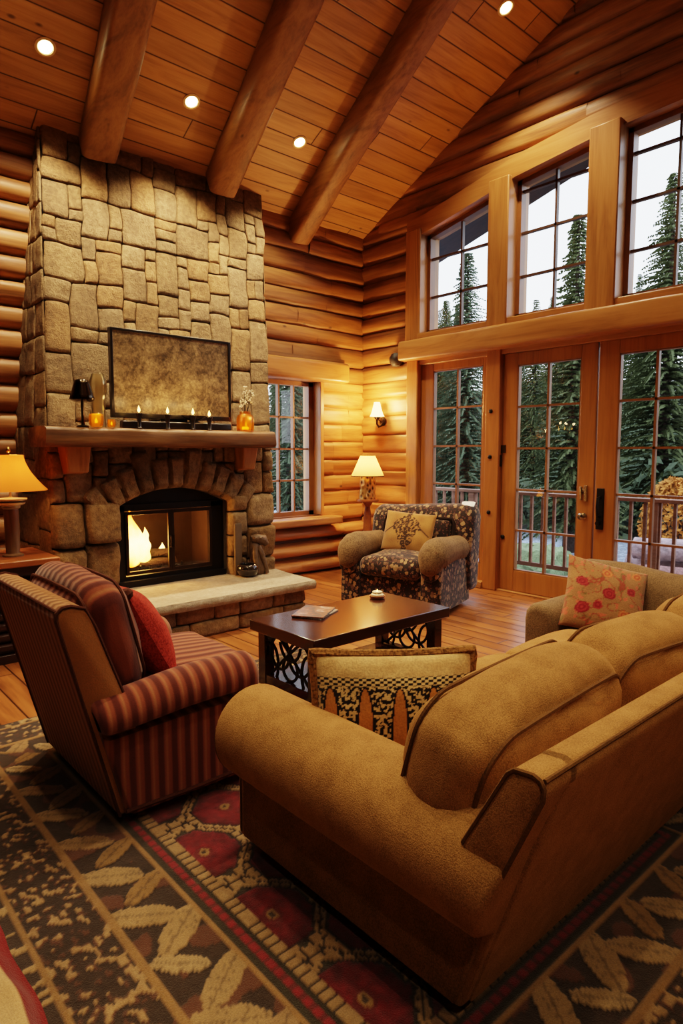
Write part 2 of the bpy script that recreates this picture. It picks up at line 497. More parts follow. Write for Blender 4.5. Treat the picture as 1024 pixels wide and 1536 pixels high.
# gable backing (polygon)
gp = [(5.3, 3.95), (5.3, ceil_z(5.3)), (YRIDGE, ceil_z(YRIDGE)), (-3, ceil_z(-3)), (-3, 4.3), (1.9, 4.3), (3.78, 4.2)]
mb.add([(XR+.02, y, z) for y, z in gp]+[(XR+.25, y, z) for y, z in gp],
       [tuple(range(7)), tuple(range(7, 14))[::-1]]+[(k, k+7, (k+1) % 7+7, (k+1) % 7) for k in range(7)])
mb.box(XR+.02, -3, 2.46, XR+.25, 5.1, 2.78)     # behind the big beam
mb.box(XR+.02, -3, 0, XR+.25, 1.66, 4.35)       # beyond the doors
for i, (a, b) in enumerate(courses(0, 4.1, .205, seed=17)):
    log_strip(mb, right, -3, 1.6, a, b, .05, rr.uniform(.82, 1.05), seed=i+400)
struct(mb, 'wall_right', M['log_y'], angle=60)
mb = MB(); mb.box(XL-.28, YF-.3, 0, XL, YB+.3, 4.2)
g7 = [(YB+.3, 4.1), (YB+.3, ceil_z(6.2)), (YRIDGE, ceil_z(YRIDGE)), (YF-.2, ceil_z(YF-.2)), (YF-.2, 4.1)]
mb.add([(XL, y, z) for y, z in g7]+[(XL-.28, y, z) for y, z in g7], [tuple(range(5)), tuple(range(5, 10))[::-1]])
struct(mb, 'wall_left', M['log_y'])
mb = MB(); mb.box(XL, YF-.25, 0, XR+.25, YF, 4.2); struct(mb, 'wall_front', M['log_x'])

# ------------------------------------------------------------------ beams
def log_beam(name, p0, p1, w, h, mat, seed):
    """squared log along y with softly irregular faces, hanging below the boards"""
    mb = MB(); n = 40; ring = []
    prof = []
    for k in range(20):
        t = 2*PI*k/20; c, s = math.cos(t), math.sin(t)
        prof.append((math.copysign(abs(c)**.38, c)*w/2, math.copysign(abs(s)**.38, s)*h/2))
    p0, p1 = Vector(p0), Vector(p1); d = (p1-p0); dn = d.normalized()
    sx = Vector((dn.y, -dn.x, 0)).normalized(); up = sx.cross(dn)
    vs = []; fs = []
    for i in range(n+1):
        c = p0+d*(i/n)
        for (a, b) in prof:
            k = 1+.07*nz(a*4+seed, b*4, i*.13)+.03*nz(a*9, b*9+seed, i*.4)
            vs.append(tuple(c+sx*a*k+up*b*k))
    m = len(prof)
    for i in range(n):
        for k in range(m): fs.append((i*m+k, i*m+(k+1) % m, (i+1)*m+(k+1) % m, (i+1)*m+k))
    fs += [tuple(range(m))[::-1], tuple(range(n*m, n*m+m))]
    mb.add(vs, fs)
    return mb.build(name, mat, angle=50)
for k, (xa, ya, w) in enumerate([(2.30, 5.74, .3), (3.50, 5.72, .27), (4.67, 6.0, .25)]):
    y1 = 1.6; x1 = xa - .165*(ya-y1)
    o = log_beam('trim_%d' % (10+k), (xa, ya, ceil_z(ya)-.13), (x1, y1, ceil_z(y1)-.13), w, .3, M['beam'], k*11)
    tag(o, kind='structure')

# ------------------------------------------------------------------ right wall: posts, beam, header, windows, doors
tn = [20]
def trim(mb, mat, **k):
    tn[0] += 1
    return struct(mb, 'trim_%d' % tn[0], mat, **k)
mb = MB(); mb.box(5.61, 5.0, 0, 5.95, 5.17, 2.5); mb.box(5.61, 4.98, 2.68, 5.95, 5.2, 3.95); trim(mb, M['trim_z'], bevel=.012)
# heavy beam over the doors
mb = MB()
def beamf(u, v):
    y = lerp(5.2, .9, u); k = int(round(v*12)); t = 2*PI*v
    c, s = math.cos(t), math.sin(t)
    return (5.63+math.copysign(abs(c)**.22, c)*.13*(1+.05*nz(y*2, c, s)), y, 2.605-.01*u+math.copysign(abs(s)**.22, s)*.112*(1+.08*nz(y*2.2, c+4, s)))
mb.grid(beamf, 40, 24); n0 = 25
mb.add([beamf(0, k/24) for k in range(24)], [tuple(range(24))]); mb.add([beamf(1, k/24) for k in range(24)], [tuple(range(24))])
trim(mb, M['trim_y'], angle=60)
# sloped header over the upper windows
mb = MB(); ys = [5.2, 4.92, 4.05, 3.78, 2.99, 1.9, 1.3]
for a, b in zip(ys, ys[1:]):
    mb.hexa([(5.63, a, head_z(a)), (5.63, b, head_z(b)), (5.95, b, head_z(b)), (5.95, a, head_z(a))],
            [(5.63, a, head_z(a)+.2), (5.63, b, head_z(b)+.2), (5.95, b, head_z(b)+.2), (5.95, a, head_z(a)+.2)])
trim(mb, M['trim_y'], smooth=False)
for (a, b) in ((4.05, 3.81), (2.99, 2.71), (1.86, 1.6)):
    mb = MB(); zt = head_z((a+b)/2)+.06
    mb.box(5.58, b, 2.66, 5.95, a, zt); trim(mb, M['trim_z'], bevel=.012)
mb = MB(); mb.box(5.6, 1.6, 2.66, 5.95, 5.0, 2.79); trim(mb, M['trim_y'], bevel=.01)

def upper_window(k, y0, y1):
    """y0 > y1; glass set back in its frame, head follows the header"""
    zs = 2.79; xg = 5.78
    zt0, zt1 = head_z(y0), head_z(y1)
    def zt(y): return lerp(zt0, zt1, (y0-y)/(y0-y1))
    w = thing_window('window_%d' % k)
    fw = .045
    mb = MB()
    mb.box(xg-.04, y1, zs, xg+.04, y0, zs+fw)
    mb.box(xg-.04, y0-fw, zs, xg+.04, y0, zt0); mb.box(xg-.04, y1, zs, xg+.04, y1+fw, zt1)
    mb.hexa([(xg-.04, y0, zt0-fw), (xg-.04, y1, zt1-fw), (xg+.04, y1, zt1-fw), (xg+.04, y0, zt0-fw)],
            [(xg-.04, y0, zt0), (xg-.04, y1, zt1), (xg+.04, y1, zt1), (xg+.04, y0, zt0)])
    mb.build('window_frame', M['sash'], w, smooth=False)
    mb = MB(); ym = (y0+y1)/2
    mb.box(xg-.02, ym-.011, zs+fw, xg+.02, ym+.011, zt(ym)-.02)
    for z in (3.2, 3.62, 4.02):
        if z < min(zt0, zt1)-.05: mb.box(xg-.02, y1+fw, z-.011, xg+.02, y0-fw, z+.011)
    mb.build('muntin', M['muntin_up'], w, smooth=False)
    mb = MB(); mb.add([(xg, y0, zs), (xg, y1, zs), (xg, y1, zt1), (xg, y0, zt0)], [(0, 1, 2, 3)])
    mb.build('pane', M['glass'], w, smooth=False)
def thing_window(name):
    o = bpy.data.objects.new(name, None); COL.objects.link(o); o['kind'] = 'structure'; return o
upper_window(1, 4.98, 4.05); upper_window(2, 3.81, 2.99); upper_window(3, 2.71, 1.86)

# French doors and sidelight
def glazed(name, y0, y1, z0, z1, st, sb, top, rows=5, sash_x=(5.68, 5.735)):
    """wooden leaf: y0 > y1, stiles st=(left,right), bottom rail sb, top rail top"""
    w = thing_window(name); xa, xb = sash_x
    mb = MB()
    mb.box(xa, y0-st[0], z0, xb, y0, z1); mb.box(xa, y1, z0, xb, y1+st[1], z1)
    mb.box(xa, y1+st[1], z1-top, xb, y0-st[0], z1); mb.box(xa, y1+st[1], z0, xb, y0-st[0], z0+sb)
    mb.build('stile_frame', M['door_z'], w, smooth=False, bevel=.006)
    ga, gb, gc, gd = y0-st[0], y1+st[1], z0+sb, z1-top
    mb = MB(); ym = (ga+gb)/2; xm = (xa+xb)/2
    mb.box(xm-.02, ym-.011, gc, xm+.02, ym+.011, gd)
    for k in range(1, rows):
        z = lerp(gc, gd, k/rows); mb.box(xm-.02, gb, z-.01, xm+.02, ga, z+.01)
    mb.box(xm-.024, ga-.012, gc, xm+.024, ga, gd); mb.box(xm-.024, gb, gc, xm+.024, gb+.012, gd)
    mb.box(xm-.024, gb, gc, xm+.024, ga, gc+.012); mb.box(xm-.024, gb, gd-.012, xm+.024, ga, gd)
    mb.build('muntin', M['sash'], w, smooth=False)
    mb = MB(); mb.add([(xm, ga, gc), (xm, gb, gc), (xm, gb, gd), (xm, ga, gd)], [(0, 1, 2, 3)])
    mb.build('pane', M['glass'], w, smooth=False)
    return w
glazed('window_4', 5.0, 4.06, .06, 2.46, (.18, .08), .19, .1)
d1 = glazed('door_1', 3.885, 2.885, .02, 2.44, (.165, .155), .215, .12)
d2 = glazed('door_2', 2.87, 1.87, .02, 2.44, (.185, .165), .215, .12)
mb = MB(); mb.box(5.62, 3.89, 0, 5.95, 4.06, 2.5); trim(mb, M['door_z'], bevel=.008)
mb = MB(); mb.box(5.62, 1.64, 0, 5.95, 1.865, 2.5); trim(mb, M['door_z'], bevel=.008)
mb = MB(); mb.box(5.64, 1.7, 2.44, 5.95, 5.0, 2.52); trim(mb, M['trim_y'], bevel=.006)
mb = MB(); mb.box(5.6, 4.06, 0, 5.95, 5.0, .07); trim(mb, M['trim_y'], bevel=.006)   # low sill under the sidelight
mb = MB(); mb.box(5.64, 1.86, 0, 5.95, 3.89, .018); trim(mb, M['trim_y'], bevel=.004)
mb = MB(); mb.box(5.745, 1.87, .018, 5.95, 3.89, .03); trim(mb, M['trim_y'])
# hardware: nickel knob and latch on the left leaf, black handle plate on the right leaf
kn = MB(); kn.lathe([(.0, .0), (.03, .001), (.03, .012), (.012, .016), (.012, .04), (.028, .05), (.033, .066), (.026, .08), (0, .085)], n=20)
kn.build('knob', M['chrome'], d1, M=Matrix.Translation((5.68, 2.965, .85)) @ Matrix.Rotation(-PI/2, 4, 'Y'))
lb = MB(); lb.box(5.655, 2.935, .99, 5.682, 2.965, 1.14); lb.box(5.65, 2.985, 1.0, 5.682, 3.005, 1.13); lb.box(5.662, 2.96, 1.08, 5.682, 2.99, 1.11)
lb.build('latch', M['chrome'], d1, bevel=.004)
hp = MB(); hp.box(5.662, 2.775, .74, 5.682, 2.845, 1.12)
hp.build('handle_plate', M['iron'], d2, bevel=.006)
hh = MB(); hh.tube([(5.665, 2.81, 1.04), (5.62, 2.81, 1.03), (5.61, 2.81, .95), (5.62, 2.81, .87), (5.665, 2.81, .86)], .012, 8); hh.tube([(5.665, 2.81, .8), (5.62, 2.81, .8)], [.016, .02], 10)
hh.build('handle', M['iron'], d2)
hg = MB(); hg.tube([(5.66, 3.885, 1.3), (5.66, 3.885, 1.42)], .014, 8); hg.box(5.665, 3.84, 1.44, 5.682, 3.9, 1.52); hg.build('hinge', M['bronze'], d1)
for (y, z) in ((3.99, 1.87), (3.99, 1.4), (3.99, .82), (3.85, .57)):
    p = MB(); p.lathe([(.022, 0), (.022, .012), (.014, .018), (0, .018)], n=10)
    p.build('bolt', M['iron'], d1, M=Matrix.Translation((5.62 if y > 3.9 else 5.68, y, z)) @ Matrix.Rotation(-PI/2, 4, 'Y'))

# ------------------------------------------------------------------ back window
w5 = thing_window('window_5')
mb = MB(); ya, yb = 6.1, 6.17; xa, xb, za, zc = 4.2, 4.97, .69, 2.28
mb.box(xa, ya, za, xa+.05, yb, zc); mb.box(xb-.07, ya, za, xb, yb, zc); mb.box(xa, ya, za, xb, yb, za+.05); mb.box(xa, ya, zc-.05, xb, yb, zc)
mb.build('window_frame', M['sash'], w5, smooth=False)
mb = MB()
for k in (1, 2):
    x = lerp(xa+.05, xb-.07, k/3); mb.box(x-.01, ya+.01, za+.05, x+.01, yb-.01, zc-.05)
for k in (1, 2, 3):
    z = lerp(za+.05, zc-.05, k/4); mb.box(xa+.05, ya+.01, z-.01, xb-.07, yb-.01, z+.01)
mb.build('muntin', M['sash'], w5, smooth=False)
mb = MB(); mb.add([(xa, 6.135, za), (xb, 6.135, za), (xb, 6.135, zc), (xa, 6.135, zc)], [(0, 1, 2, 3)]); mb.build('pane', M['glass'], w5, smooth=False)
mb = MB(); mb.box(4.97, 5.955, .69, 5.02, 6.3, 2.28); mb.box(4.16, 5.985, .69, 4.2, 6.3, 2.28); trim(mb, M['trim_z'], bevel=.005)
mb = MB(); mb.rbox((4.6, 5.9, .635), (1.16, .24, .09), .02, 6); trim(mb, M['trim_x'])
mb = MB(); mb.rbox((4.6, 5.93, 2.395), (1.46, .2, .235), .035, 10, wob=.006); trim(mb, M['trim_x'])
mb = MB(); mb.box(4.0, 5.9, 2.52, 5.3, 6.0, 2.56); trim(mb, M['mantel'])  # dark strip standing in for the shadow gap above the header

# ------------------------------------------------------------------ stone fireplace
ZM = 1.6; ZT = 4.2
def cf(z):    # front plane
    return 5.16 if z < ZM else 5.16+.70*(z-ZM)/2.58
def cl(z): return 1.6 if z < ZM else 1.6+.26*(z-ZM)/2.58
def cr(z): return 3.66 if z < ZM else 3.66+.41*(z-ZM)/2.58
FP = thing('stone_fireplace', 'tall field stone fireplace with arched firebox, timber mantel and raised hearth', 'fireplace', (2.63, 5.5, 0))
FM = Matrix.Translation((-2.63, -5.5, 0))
rs = random.Random(5)
def one_stone(mb, mp, s0, s1, z0, z1, D, rough, seed, warp=.02):
    g = rs.uniform(.82, 1.1)
    tint = rs.choice([(1, 1, 1), (1, .97, .9), (.93, .94, .95), (1.05, .96, .82), (.88, .86, .84), (1.04, .92, .76)])
    col = tuple(g*t for t in tint)
    nu = max(8, min(14, int((s1-s0)/.03)+4)); nv = max(8, min(14, int((z1-z0)/.03)+4))
    gap = .0015; D = D*rs.uniform(.75, 1.2); tx, tz = rs.uniform(-.22, .22), rs.uniform(-.22, .22)
    cr_ = rs.uniform(9, 18)
    def fn(u, v):
        # ease samples towards the edges
        a = .5-.5*math.cos(PI*u); b = .5-.5*math.cos(PI*v); a = .5-.5*math.cos(PI*a); b = .5-.5*math.cos(PI*b)
        U = a*2-1; V = b*2-1
        # squircle outline: pull the corners in
        k = 1-.05*(abs(U)**5)*(abs(V)**5)
        s = (s0+s1)/2+U*k*((s1-s0)/2-gap); z = (z0+z1)/2+V*k*((z1-z0)/2-gap)
        ws = warp*nz(s*2.1+9, z*2.1, 3)+warp*.6*nz(s*6, z*6, 5)
        wz = warp*nz(s*2.1, z*2.1, 17)+warp*.6*nz(s*6+4, z*6, 8)
        edge = (1-abs(U)**cr_)*(1-abs(V)**cr_)
        d = D*(edge**.45)*(1+tx*U+tz*V)+rough*(nz(s*9+seed, z*9, 1)+.6*nz(s*22, z*22+seed, 2))*edge
        return mp(s+ws, z+wz, d)
    mb.col = col
    mb.grid(fn, nu, nv)
def fill_stones(mb, mp, s0, s1, z0, z1, cell, D, rough, sizes, blocked=None, seed=0, warp=.02):
    nx = max(1, round((s1-s0)/cell)); ny = max(1, round((z1-z0)/cell))
    cx, cz = (s1-s0)/nx, (z1-z0)/ny
    occ = [[False]*ny for _ in range(nx)]
    if blocked:
        for i in range(nx):
            for j in range(ny):
                if blocked(s0+i*cx, s0+(i+1)*cx, z0+j*cz, z0+(j+1)*cz): occ[i][j] = True
    order = [(i, j) for j in range(ny) for i in range(nx)]
    for (i, j) in order:
        if occ[i][j]: continue
        w, h = rs.choice(sizes)
        while True:
            ok = i+w <= nx and j+h <= ny and all(not occ[i+a][j+b] for a in range(w) for b in range(h))
            if ok: break
            if w >= h and w > 1: w -= 1
            elif h > 1: h -= 1
            elif w > 1: w -= 1
            else: break
        for a in range(w):
            for b in range(h): occ[i+a][j+b] = True
        one_stone(mb, mp, s0+i*cx, s0+(i+w)*cx, z0+j*cz, z0+(j+h)*cz, D, rough, seed+i*7+j*13, warp)
front = lambda s, z, d: (lerp(cl(z), cr(z), s), cf(z)-d, z)          # s in 0..1
lowf = lambda s, z, d: (s, 5.16-d, z)
sizes = [(2, 2), (2, 3), (3, 2), (2, 3), (3, 3), (1, 2), (2, 1), (2, 2), (1, 1), (2, 4), (3, 3)]
mb = MB()
upf = lambda s, z, d: front(s/2.1, z, d)
fill_stones(mb, upf, 0, 2.1, 1.5, 4.3, .105, .026, .01, sizes, seed=3, warp=.03)
# jambs of big quarry-faced blocks
ARC_R, ARC_C = 1.036, .104; AX = 2.63
for (s0, s1) in ((1.6, 1.84), (1.84, 2.115)):
    z = 0
    while z < 1.03:
        h = min(rs.uniform(.3, .5), 1.05-z)
        if 1.05-z-h < .12: h = 1.05-z
        one_stone(mb, lowf, s0, s1, z, z+h, .11, .03, rs.random()*50, .012); z += h
for (s0, s1) in ((3.15, 3.34), (3.34, 3.66)):
    z = 0
    while z < 1.03:
        h = min(rs.uniform(.2, .36), 1.05-z)
        if 1.05-z-h < .1: h = 1.05-z
        one_stone(mb, lowf, s0, s1, z, z+h, .1, .028, rs.random()*50, .012); z += h
def blk(a, b, c, d):
    for x in (a, b):
        for z in (c, d):
            if math.hypot(x-AX, z-ARC_C) < ARC_R+.06 and abs(x-AX) < .56: return True
    return False
fill_stones(mb, lowf, 1.6, 3.66, 1.05, 1.56, .11, .06, .02, [(2, 2), (2, 3), (1, 2), (3, 2)], blk, seed=9)
nV = 11; amax = math.asin(.56/ARC_R)+.12
for k in range(nV):
    a0, a1 = -amax+2*amax*k/nV, -amax+2*amax*(k+1)/nV
    hgt = .31+.06*math.cos(k*2.1) if 1 < k < nV-2 else .26
    vm = lambda s, z, d: (AX+math.sin(s)*(ARC_R+z), 5.13-d, ARC_C+math.cos(s)*(ARC_R+z))
    def one_v(a0=a0, a1=a1, hgt=hgt, k=k):
        g = rs.uniform(.75, 1.05); mb.col = (g, g*.96, g*.9)
        def fn(u, v):
            U, V = u*2-1, v*2-1
            e = (1-abs(U)**12)*(1-abs(V)**10)
            a = (a0+a1)/2+U*((a1-a0)/2-.0015); r = ARC_R+hgt*v
            x, z = AX+math.sin(a)*r, ARC_C+math.cos(a)*r
            d = .07*e**.5+.02*nz(x*8, z*8, k)*e
            return (x+.01*nz(x*5, z*5, 2), 5.13-d, z+.01*nz(x*5, z*5, 9))
        mb.grid(fn, 7, 10)
    one_v()
# sides
ls = lambda s, z, d: (cl(z)-d, lerp(cf(z), 6.02, s), z)
rsd = lambda s, z, d: (cr(z)+d, lerp(cf(z), 6.02, s), z)
fill_stones(mb, lambda s, z, d: ls(s/.84, z, d), 0, .84, 0, 4.3, .14, .016, .008, [(2, 2), (2, 3), (1, 2), (3, 2)], seed=20)
fill_stones(mb, lambda s, z, d: rsd(s/.84, z, d), 0, .84, 0, 4.3, .14, .016, .008, [(2, 2), (2, 3), (1, 2), (3, 2)], seed=30)
mb.build('stone_facing', M['stone'], FP, M=FM, angle=75)
# masonry core behind the stones, with the arched opening left free
mb = MB()
N = 14
arc = [(AX+.52*math.cos(PI-PI*k/N) if False else AX-.52+1.04*k/N, 0) for k in range(N+1)]
arc = [(x, ARC_C+math.sqrt(ARC_R**2-(x-AX)**2)) for x, _ in arc]
mb.box(1.62, 5.17, 0, 2.11, 6.0, 1.55); mb.box(3.15, 5.17, 0, 3.64, 6.0, 1.55)
for (x0, z0), (x1, z1) in zip(arc, arc[1:]):
    mb.hexa([(x0, 5.17, z0), (x1, 5.17, z1), (x1, 6.0, z1), (x0, 6.0, z0)], [(x0, 5.17, 1.55), (x1, 5.17, 1.55), (x1, 6.0, 1.55), (x0, 6.0, 1.55)])
zt = 4.25
mb.hexa([(1.62, 5.17, 1.55), (3.64, 5.17, 1.55), (3.64, 6.0, 1.55), (1.62, 6.0, 1.55)],
        [(cl(zt)+.02, cf(zt)+.02, zt), (cr(zt)-.02, cf(zt)+.02, zt), (cr(zt)-.02, 6.0, zt), (cl(zt)+.02, 6.0, zt)])
mb.build('masonry_core', M['mortar'], FP, M=FM, smooth=False)
# firebox lining
mb = MB()
mb.box(2.11, 5.78, .3, 3.15, 5.82, 1.15); mb.box(2.09, 5.3, .3, 2.125, 5.8, 1.1); mb.box(3.135, 5.3, .3, 3.17, 5.8, 1.1); mb.box(2.11, 5.2, .26, 3.15, 5.82, .31); mb.box(2.11, 5.3, 1.02, 3.15, 5.8, 1.05)
mb.build('firebox', M['soot'], FP, M=FM, smooth=False)
# hearth: slab and its stone base
hb = MB(); hbm = lambda s, z, d: (s, 4.45-d, z)
fill_stones(hb, hbm, 1.58, 3.5, 0, .24, .115, .04, .014, [(3, 1), (2, 1), (4, 1), (3, 1), (2, 2)], seed=40, warp=.008)
fill_stones(hb, lambda s, z, d: (3.5+d, s, z), 4.45, 5.2, 0, .24, .115, .035, .014, [(3, 1), (2, 1), (2, 2)], seed=44, warp=.008)
hb.col = (.5, .48, .44); hb.box(1.58, 4.46, 0, 3.49, 5.2, .25)
base = hb.build('hearth_base', M['stone'], FP, M=FM, angle=75)
hs = MB(); hs.col = (.98, .98, 1)
def slab_edge(y): return 3.58+.1*(y-4.37)
def slabpt(u, v, top):
    y = lerp(4.37, 5.22, v); x = lerp(1.56, slab_edge(y), u)
    y = y + (.012*nz(x*4, 0, 3) if v == 0 else 0)
    return (x, y, top+.004*nz(x*3, y*3, 1))
hs.grid(lambda u, v: slabpt(u, v, .312), 40, 12)
hs.grid(lambda u, v: slabpt(u, 1-v, .24), 40, 12)
hs.grid(lambda u, v: (slabpt(u, 0, lerp(.24, .312, v))[0], slabpt(u, 0, .3)[1]-.012*math.sin(PI*v)+.008*nz(u*30, v*2, 5), lerp(.24, .312, v)), 60, 5)
hs.grid(lambda u, v: (slab_edge(lerp(4.37, 5.22, u))+.012*math.sin(PI*v)+.006*nz(u*12, v*2, 6), lerp(4.37, 5.22, u), lerp(.24, .312, v)), 20, 5)
hs.build('hearth_slab', M['slab'], FP, M=FM)
# mantel: thick live-edge timber on two corbels
mm = MB()
def mant(u, v):
    x = lerp(1.5, 3.52, u); t = 2*PI*v; c, s = math.cos(t), math.sin(t)
    yy = 5.06+math.copysign(abs(c)**.35, c)*.2*(1+.06*nz(x*3, s, 2)); zz = 1.562+math.copysign(abs(s)**.35, s)*.075*(1+.1*nz(x*2.4, c+2, s))
    return (x+.015*nz(c, s, u), yy, zz)
mm.grid(mant, 60, 28)
mm.add([mant(0, k/28) for k in range(28)], [tuple(range(28))]); mm.add([mant(1, k/28) for k in range(28)], [tuple(range(28))[::-1]])
mm.build('mantel_shelf', M['mantel'], FP, M=FM, angle=60)
for (xc, w) in ((1.76, .2), (3.3, .17)):
    c = MB(); c.hexa([(xc-w/2+.02, 4.98, 1.29), (xc+w/2-.02, 4.98, 1.29), (xc+w/2-.02, 5.2, 1.27), (xc-w/2+.02, 5.2, 1.27)],
                     [(xc-w/2, 4.95, 1.5), (xc+w/2, 4.95, 1.5), (xc+w/2, 5.2, 1.5), (xc-w/2, 5.2, 1.5)])
    c.build('corbel', M['trim_z'], FP, M=FM, bevel=.015)

# the metal fire screen set into the arch
INS = thing('fireplace_insert', 'black iron firebox surround with two glazed doors inside the stone arch', 'fireplace insert', (2.63, 5.26, .312))
IM = Matrix.Translation((-2.63, -5.26, -.312))
mb = MB(); y0, y1 = 5.2, 5.27
mb.box(2.12, y0, .312, 2.2, y1, 1.0); mb.box(3.02, y0, .312, 3.145, y1, 1.0); mb.box(2.2, y0, .312, 3.02, y1, .40); mb.box(2.12, y0, .955, 3.145, y1, 1.01)
for (xa, za), (xb, zb_) in zip(arc, arc[1:]):
    mb.hexa([(xa, y0+.02, 1.0), (xb, y0+.02, 1.0), (xb, y1, 1.0), (xa, y1, 1.0)], [(xa, y0+.02, max(za, 1.001)), (xb, y0+.02, max(zb_, 1.001)), (xb, y1, max(zb_, 1.001)), (xa, y1, max(za, 1.001))])
mb.box(2.12, 5.15, .312, 3.14, 5.2, .365)
mb.build('surround', M['iron'], INS, M=IM, bevel=.004)
for (xa, xb) in ((2.2, 2.615), (2.615, 3.02)):
    d = MB(); f = .028
    d.box(xa, 5.185, .41, xa+f, 5.205, .95); d.box(xb-f, 5.185, .41, xb, 5.205, .95); d.box(xa+f, 5.185, .41, xb-f, 5.205, .44); d.box(xa+f, 5.185, .92, xb-f, 5.205, .95)
    od = d.build('door', M['bronze'], INS, M=IM, bevel=.003)
    g = MB(); g.add([(xa+f, 5.195, .44), (xb-f, 5.195, .44), (xb-f, 5.195, .92), (xa+f, 5.195, .92)], [(0, 1, 2, 3)]); g.build('pane', M['fglass'], od, M=IM, smooth=False)
    k = MB(); xk = xb-.015 if xa < 2.5 else xa+.015
    k.tube([(xk, 5.187, .72), (xk, 5.165, .72), (xk, 5.165, .62), (xk, 5.187, .62)], .006, 6); k.build('handle', M['bronze'], od, M=IM)
# grate, logs, flames
GR = thing('fire_grate', 'iron grate of bars and feet holding the burning logs', 'grate', (2.5, 5.5, .31))
g = MB()
for x in (-.2, -.1, 0, .1, .2, .3): g.tube([(x, -.14, .14), (x, -.12, .08), (x, .12, .08), (x, .14, .14)], .008, 6)
for y in (-.1, .1): g.tube([(-.24, y, .07), (.34, y, .07)], .008, 6)
g.build('bars', M['iron'], GR)
for x in (-.2, .3):
    for y in (-.1, .1):
        l = MB(); l.tube([(x, y, .002), (x, y, .07)], .009, 6); l.build('leg', M['iron'], GR)
M['char'] = plain('charred log', srgb(46, 32, 24), .95, bump=(30, .7, .02), var=.5)
for (n, a, b, r, lab) in (('front', (2.28, 5.44, .445), (2.78, 5.46, .44), .045, 'charred fire log lying across the front of the grate'),
                     ('back', (2.3, 5.58, .455), (2.8, 5.56, .45), .05, 'charred fire log lying across the back of the grate'),
                     ('top', (2.34, 5.56, .54), (2.72, 5.45, .525), .04, 'charred fire log laid slantwise on top of two others')):
    l = MB(); A, B = Vector(a), Vector(b)
    l.tube([A+(B-A)*(k/10)+Vector((0, 0, .006*nz(k, r*90, 1))) for k in range(11)], [r*(1+.1*nz(k*.8, r*70, 3)) for k in range(11)], 12)
    tag(l.build('fire_log', M['char']), lab, 'log', 'fire logs')
def flame_mat():
    T = NT('flame'); tc = T.t.nodes.new('ShaderNodeTexCoord')
    z = T.sep(tc.outputs['Object'])[2]
    n = T.noise(T.coord((1, 1, .5)), 14, 3)
    f = T.math('ADD', T.math('DIVIDE', z, .5), T.math('MULTIPLY', T.math('SUBTRACT', n, .5), .35))
    col = T.ramp(f, [(0, srgb(255, 110, 15)), (.18, srgb(255, 190, 70)), (.45, srgb(255, 215, 120)), (.75, srgb(255, 160, 50)), (1, srgb(240, 90, 10))])
    lw = T.n('LayerWeight', Blend=.35).outputs['Facing']
    e = T.n('Emission', Color=col, Strength=9)
    tr = T.n('BsdfTransparent')
    mx = T.n('MixShader', i0=T.ramp(lw, [(.25, 0), (.95, .92)]), i1=e.outputs[0], i2=tr.outputs[0])
    T.t.links.new(mx.outputs[0], T.out.inputs[0]); return T.m
M['flame'] = flame_mat()
def tongue(mb, x, y, z, h, r, seed, lean=0):
    n, m = 22, 12; vs = []; fs = []
    for i in range(n+1):
        t = i/n; rad = r*(1.15*math.sin(PI*min(1, (t*.85+.12)**.8))**1.1)*(1-t)**.35*(1+.2*nz(seed, t*4, 2)) if i < n else .001
        cx = x+lean*t*t+.05*h*1.2*nz(seed*3, t*3, 1)*t*2; cy = y+.02*nz(seed, t*3, 9)
        for k in range(m):
            a = 2*PI*k/m; q = rad*(1+.25*nz(math.cos(a)+seed, math.sin(a), t*5))
            vs.append((cx+q*math.cos(a), cy+.6*q*math.sin(a), z+h*t))
    for i in range(n):
        for k in range(m): fs.append((i*m+k, i*m+(k+1) % m, (i+1)*m+(k+1) % m, (i+1)*m+k))
    mb.add(vs, fs)
mb = MB()
tongue(mb, 2.38, 5.48, .45, .5, .115, 1.3, -.02); tongue(mb, 2.29, 5.46, .44, .26, .09, 2.2, -.02); tongue(mb, 2.46, 5.45, .45, .33, .09, 3.7, .03); tongue(mb, 2.68, 5.54, .48, .13, .045, 5.2, .02)  # the last small tongue stands in for a reflection of the fire
tongue(mb, 2.34, 5.42, .44, .19, .08, 4.1, 0)
o = mb.build('fire', M['flame'], M=Matrix.Translation((-2.36, -5.5, -.42))); o.location = (2.36, 5.5, .42)
tag(o, 'bright orange flames leaping from the logs behind the hearth glass', 'fire')

# ------------------------------------------------------------------ television and mantel pieces
TV = thing('television', 'flat black-framed television standing on the mantel, its screen painted with a reflection of mottled stone', 'television', (2.62, 5.08, 1.637))
def screen_mat():  # mottled colours paint the stone reflected in the screen
    T = NT('painted screen reflection'); v = T.coord()
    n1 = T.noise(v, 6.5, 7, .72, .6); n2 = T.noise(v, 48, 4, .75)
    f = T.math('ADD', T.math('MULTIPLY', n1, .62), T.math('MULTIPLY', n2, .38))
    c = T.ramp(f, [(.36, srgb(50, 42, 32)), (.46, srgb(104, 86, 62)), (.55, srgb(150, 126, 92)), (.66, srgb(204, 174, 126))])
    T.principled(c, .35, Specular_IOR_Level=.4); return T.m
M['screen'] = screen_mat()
M['tvblack'] = plain('television plastic', srgb(26, 20, 17), .28, var=.1)
tf = MB(); x0, x1, z0, z1 = -.55, .55, .088, .795; b = .022
tf.box(x0, -.02, z0, x0+b, .03, z1); tf.box(x1-b, -.02, z0, x1, .03, z1); tf.box(x0+b, -.02, z1-b, x1-b, .03, z1); tf.box(x0+b, -.022, z0, x1-b, .03, z0+.04); tf.box(x0+b, .012, z0, x1-b, .028, z1)
tf.build('bezel', M['tvblack'], TV, bevel=.004)
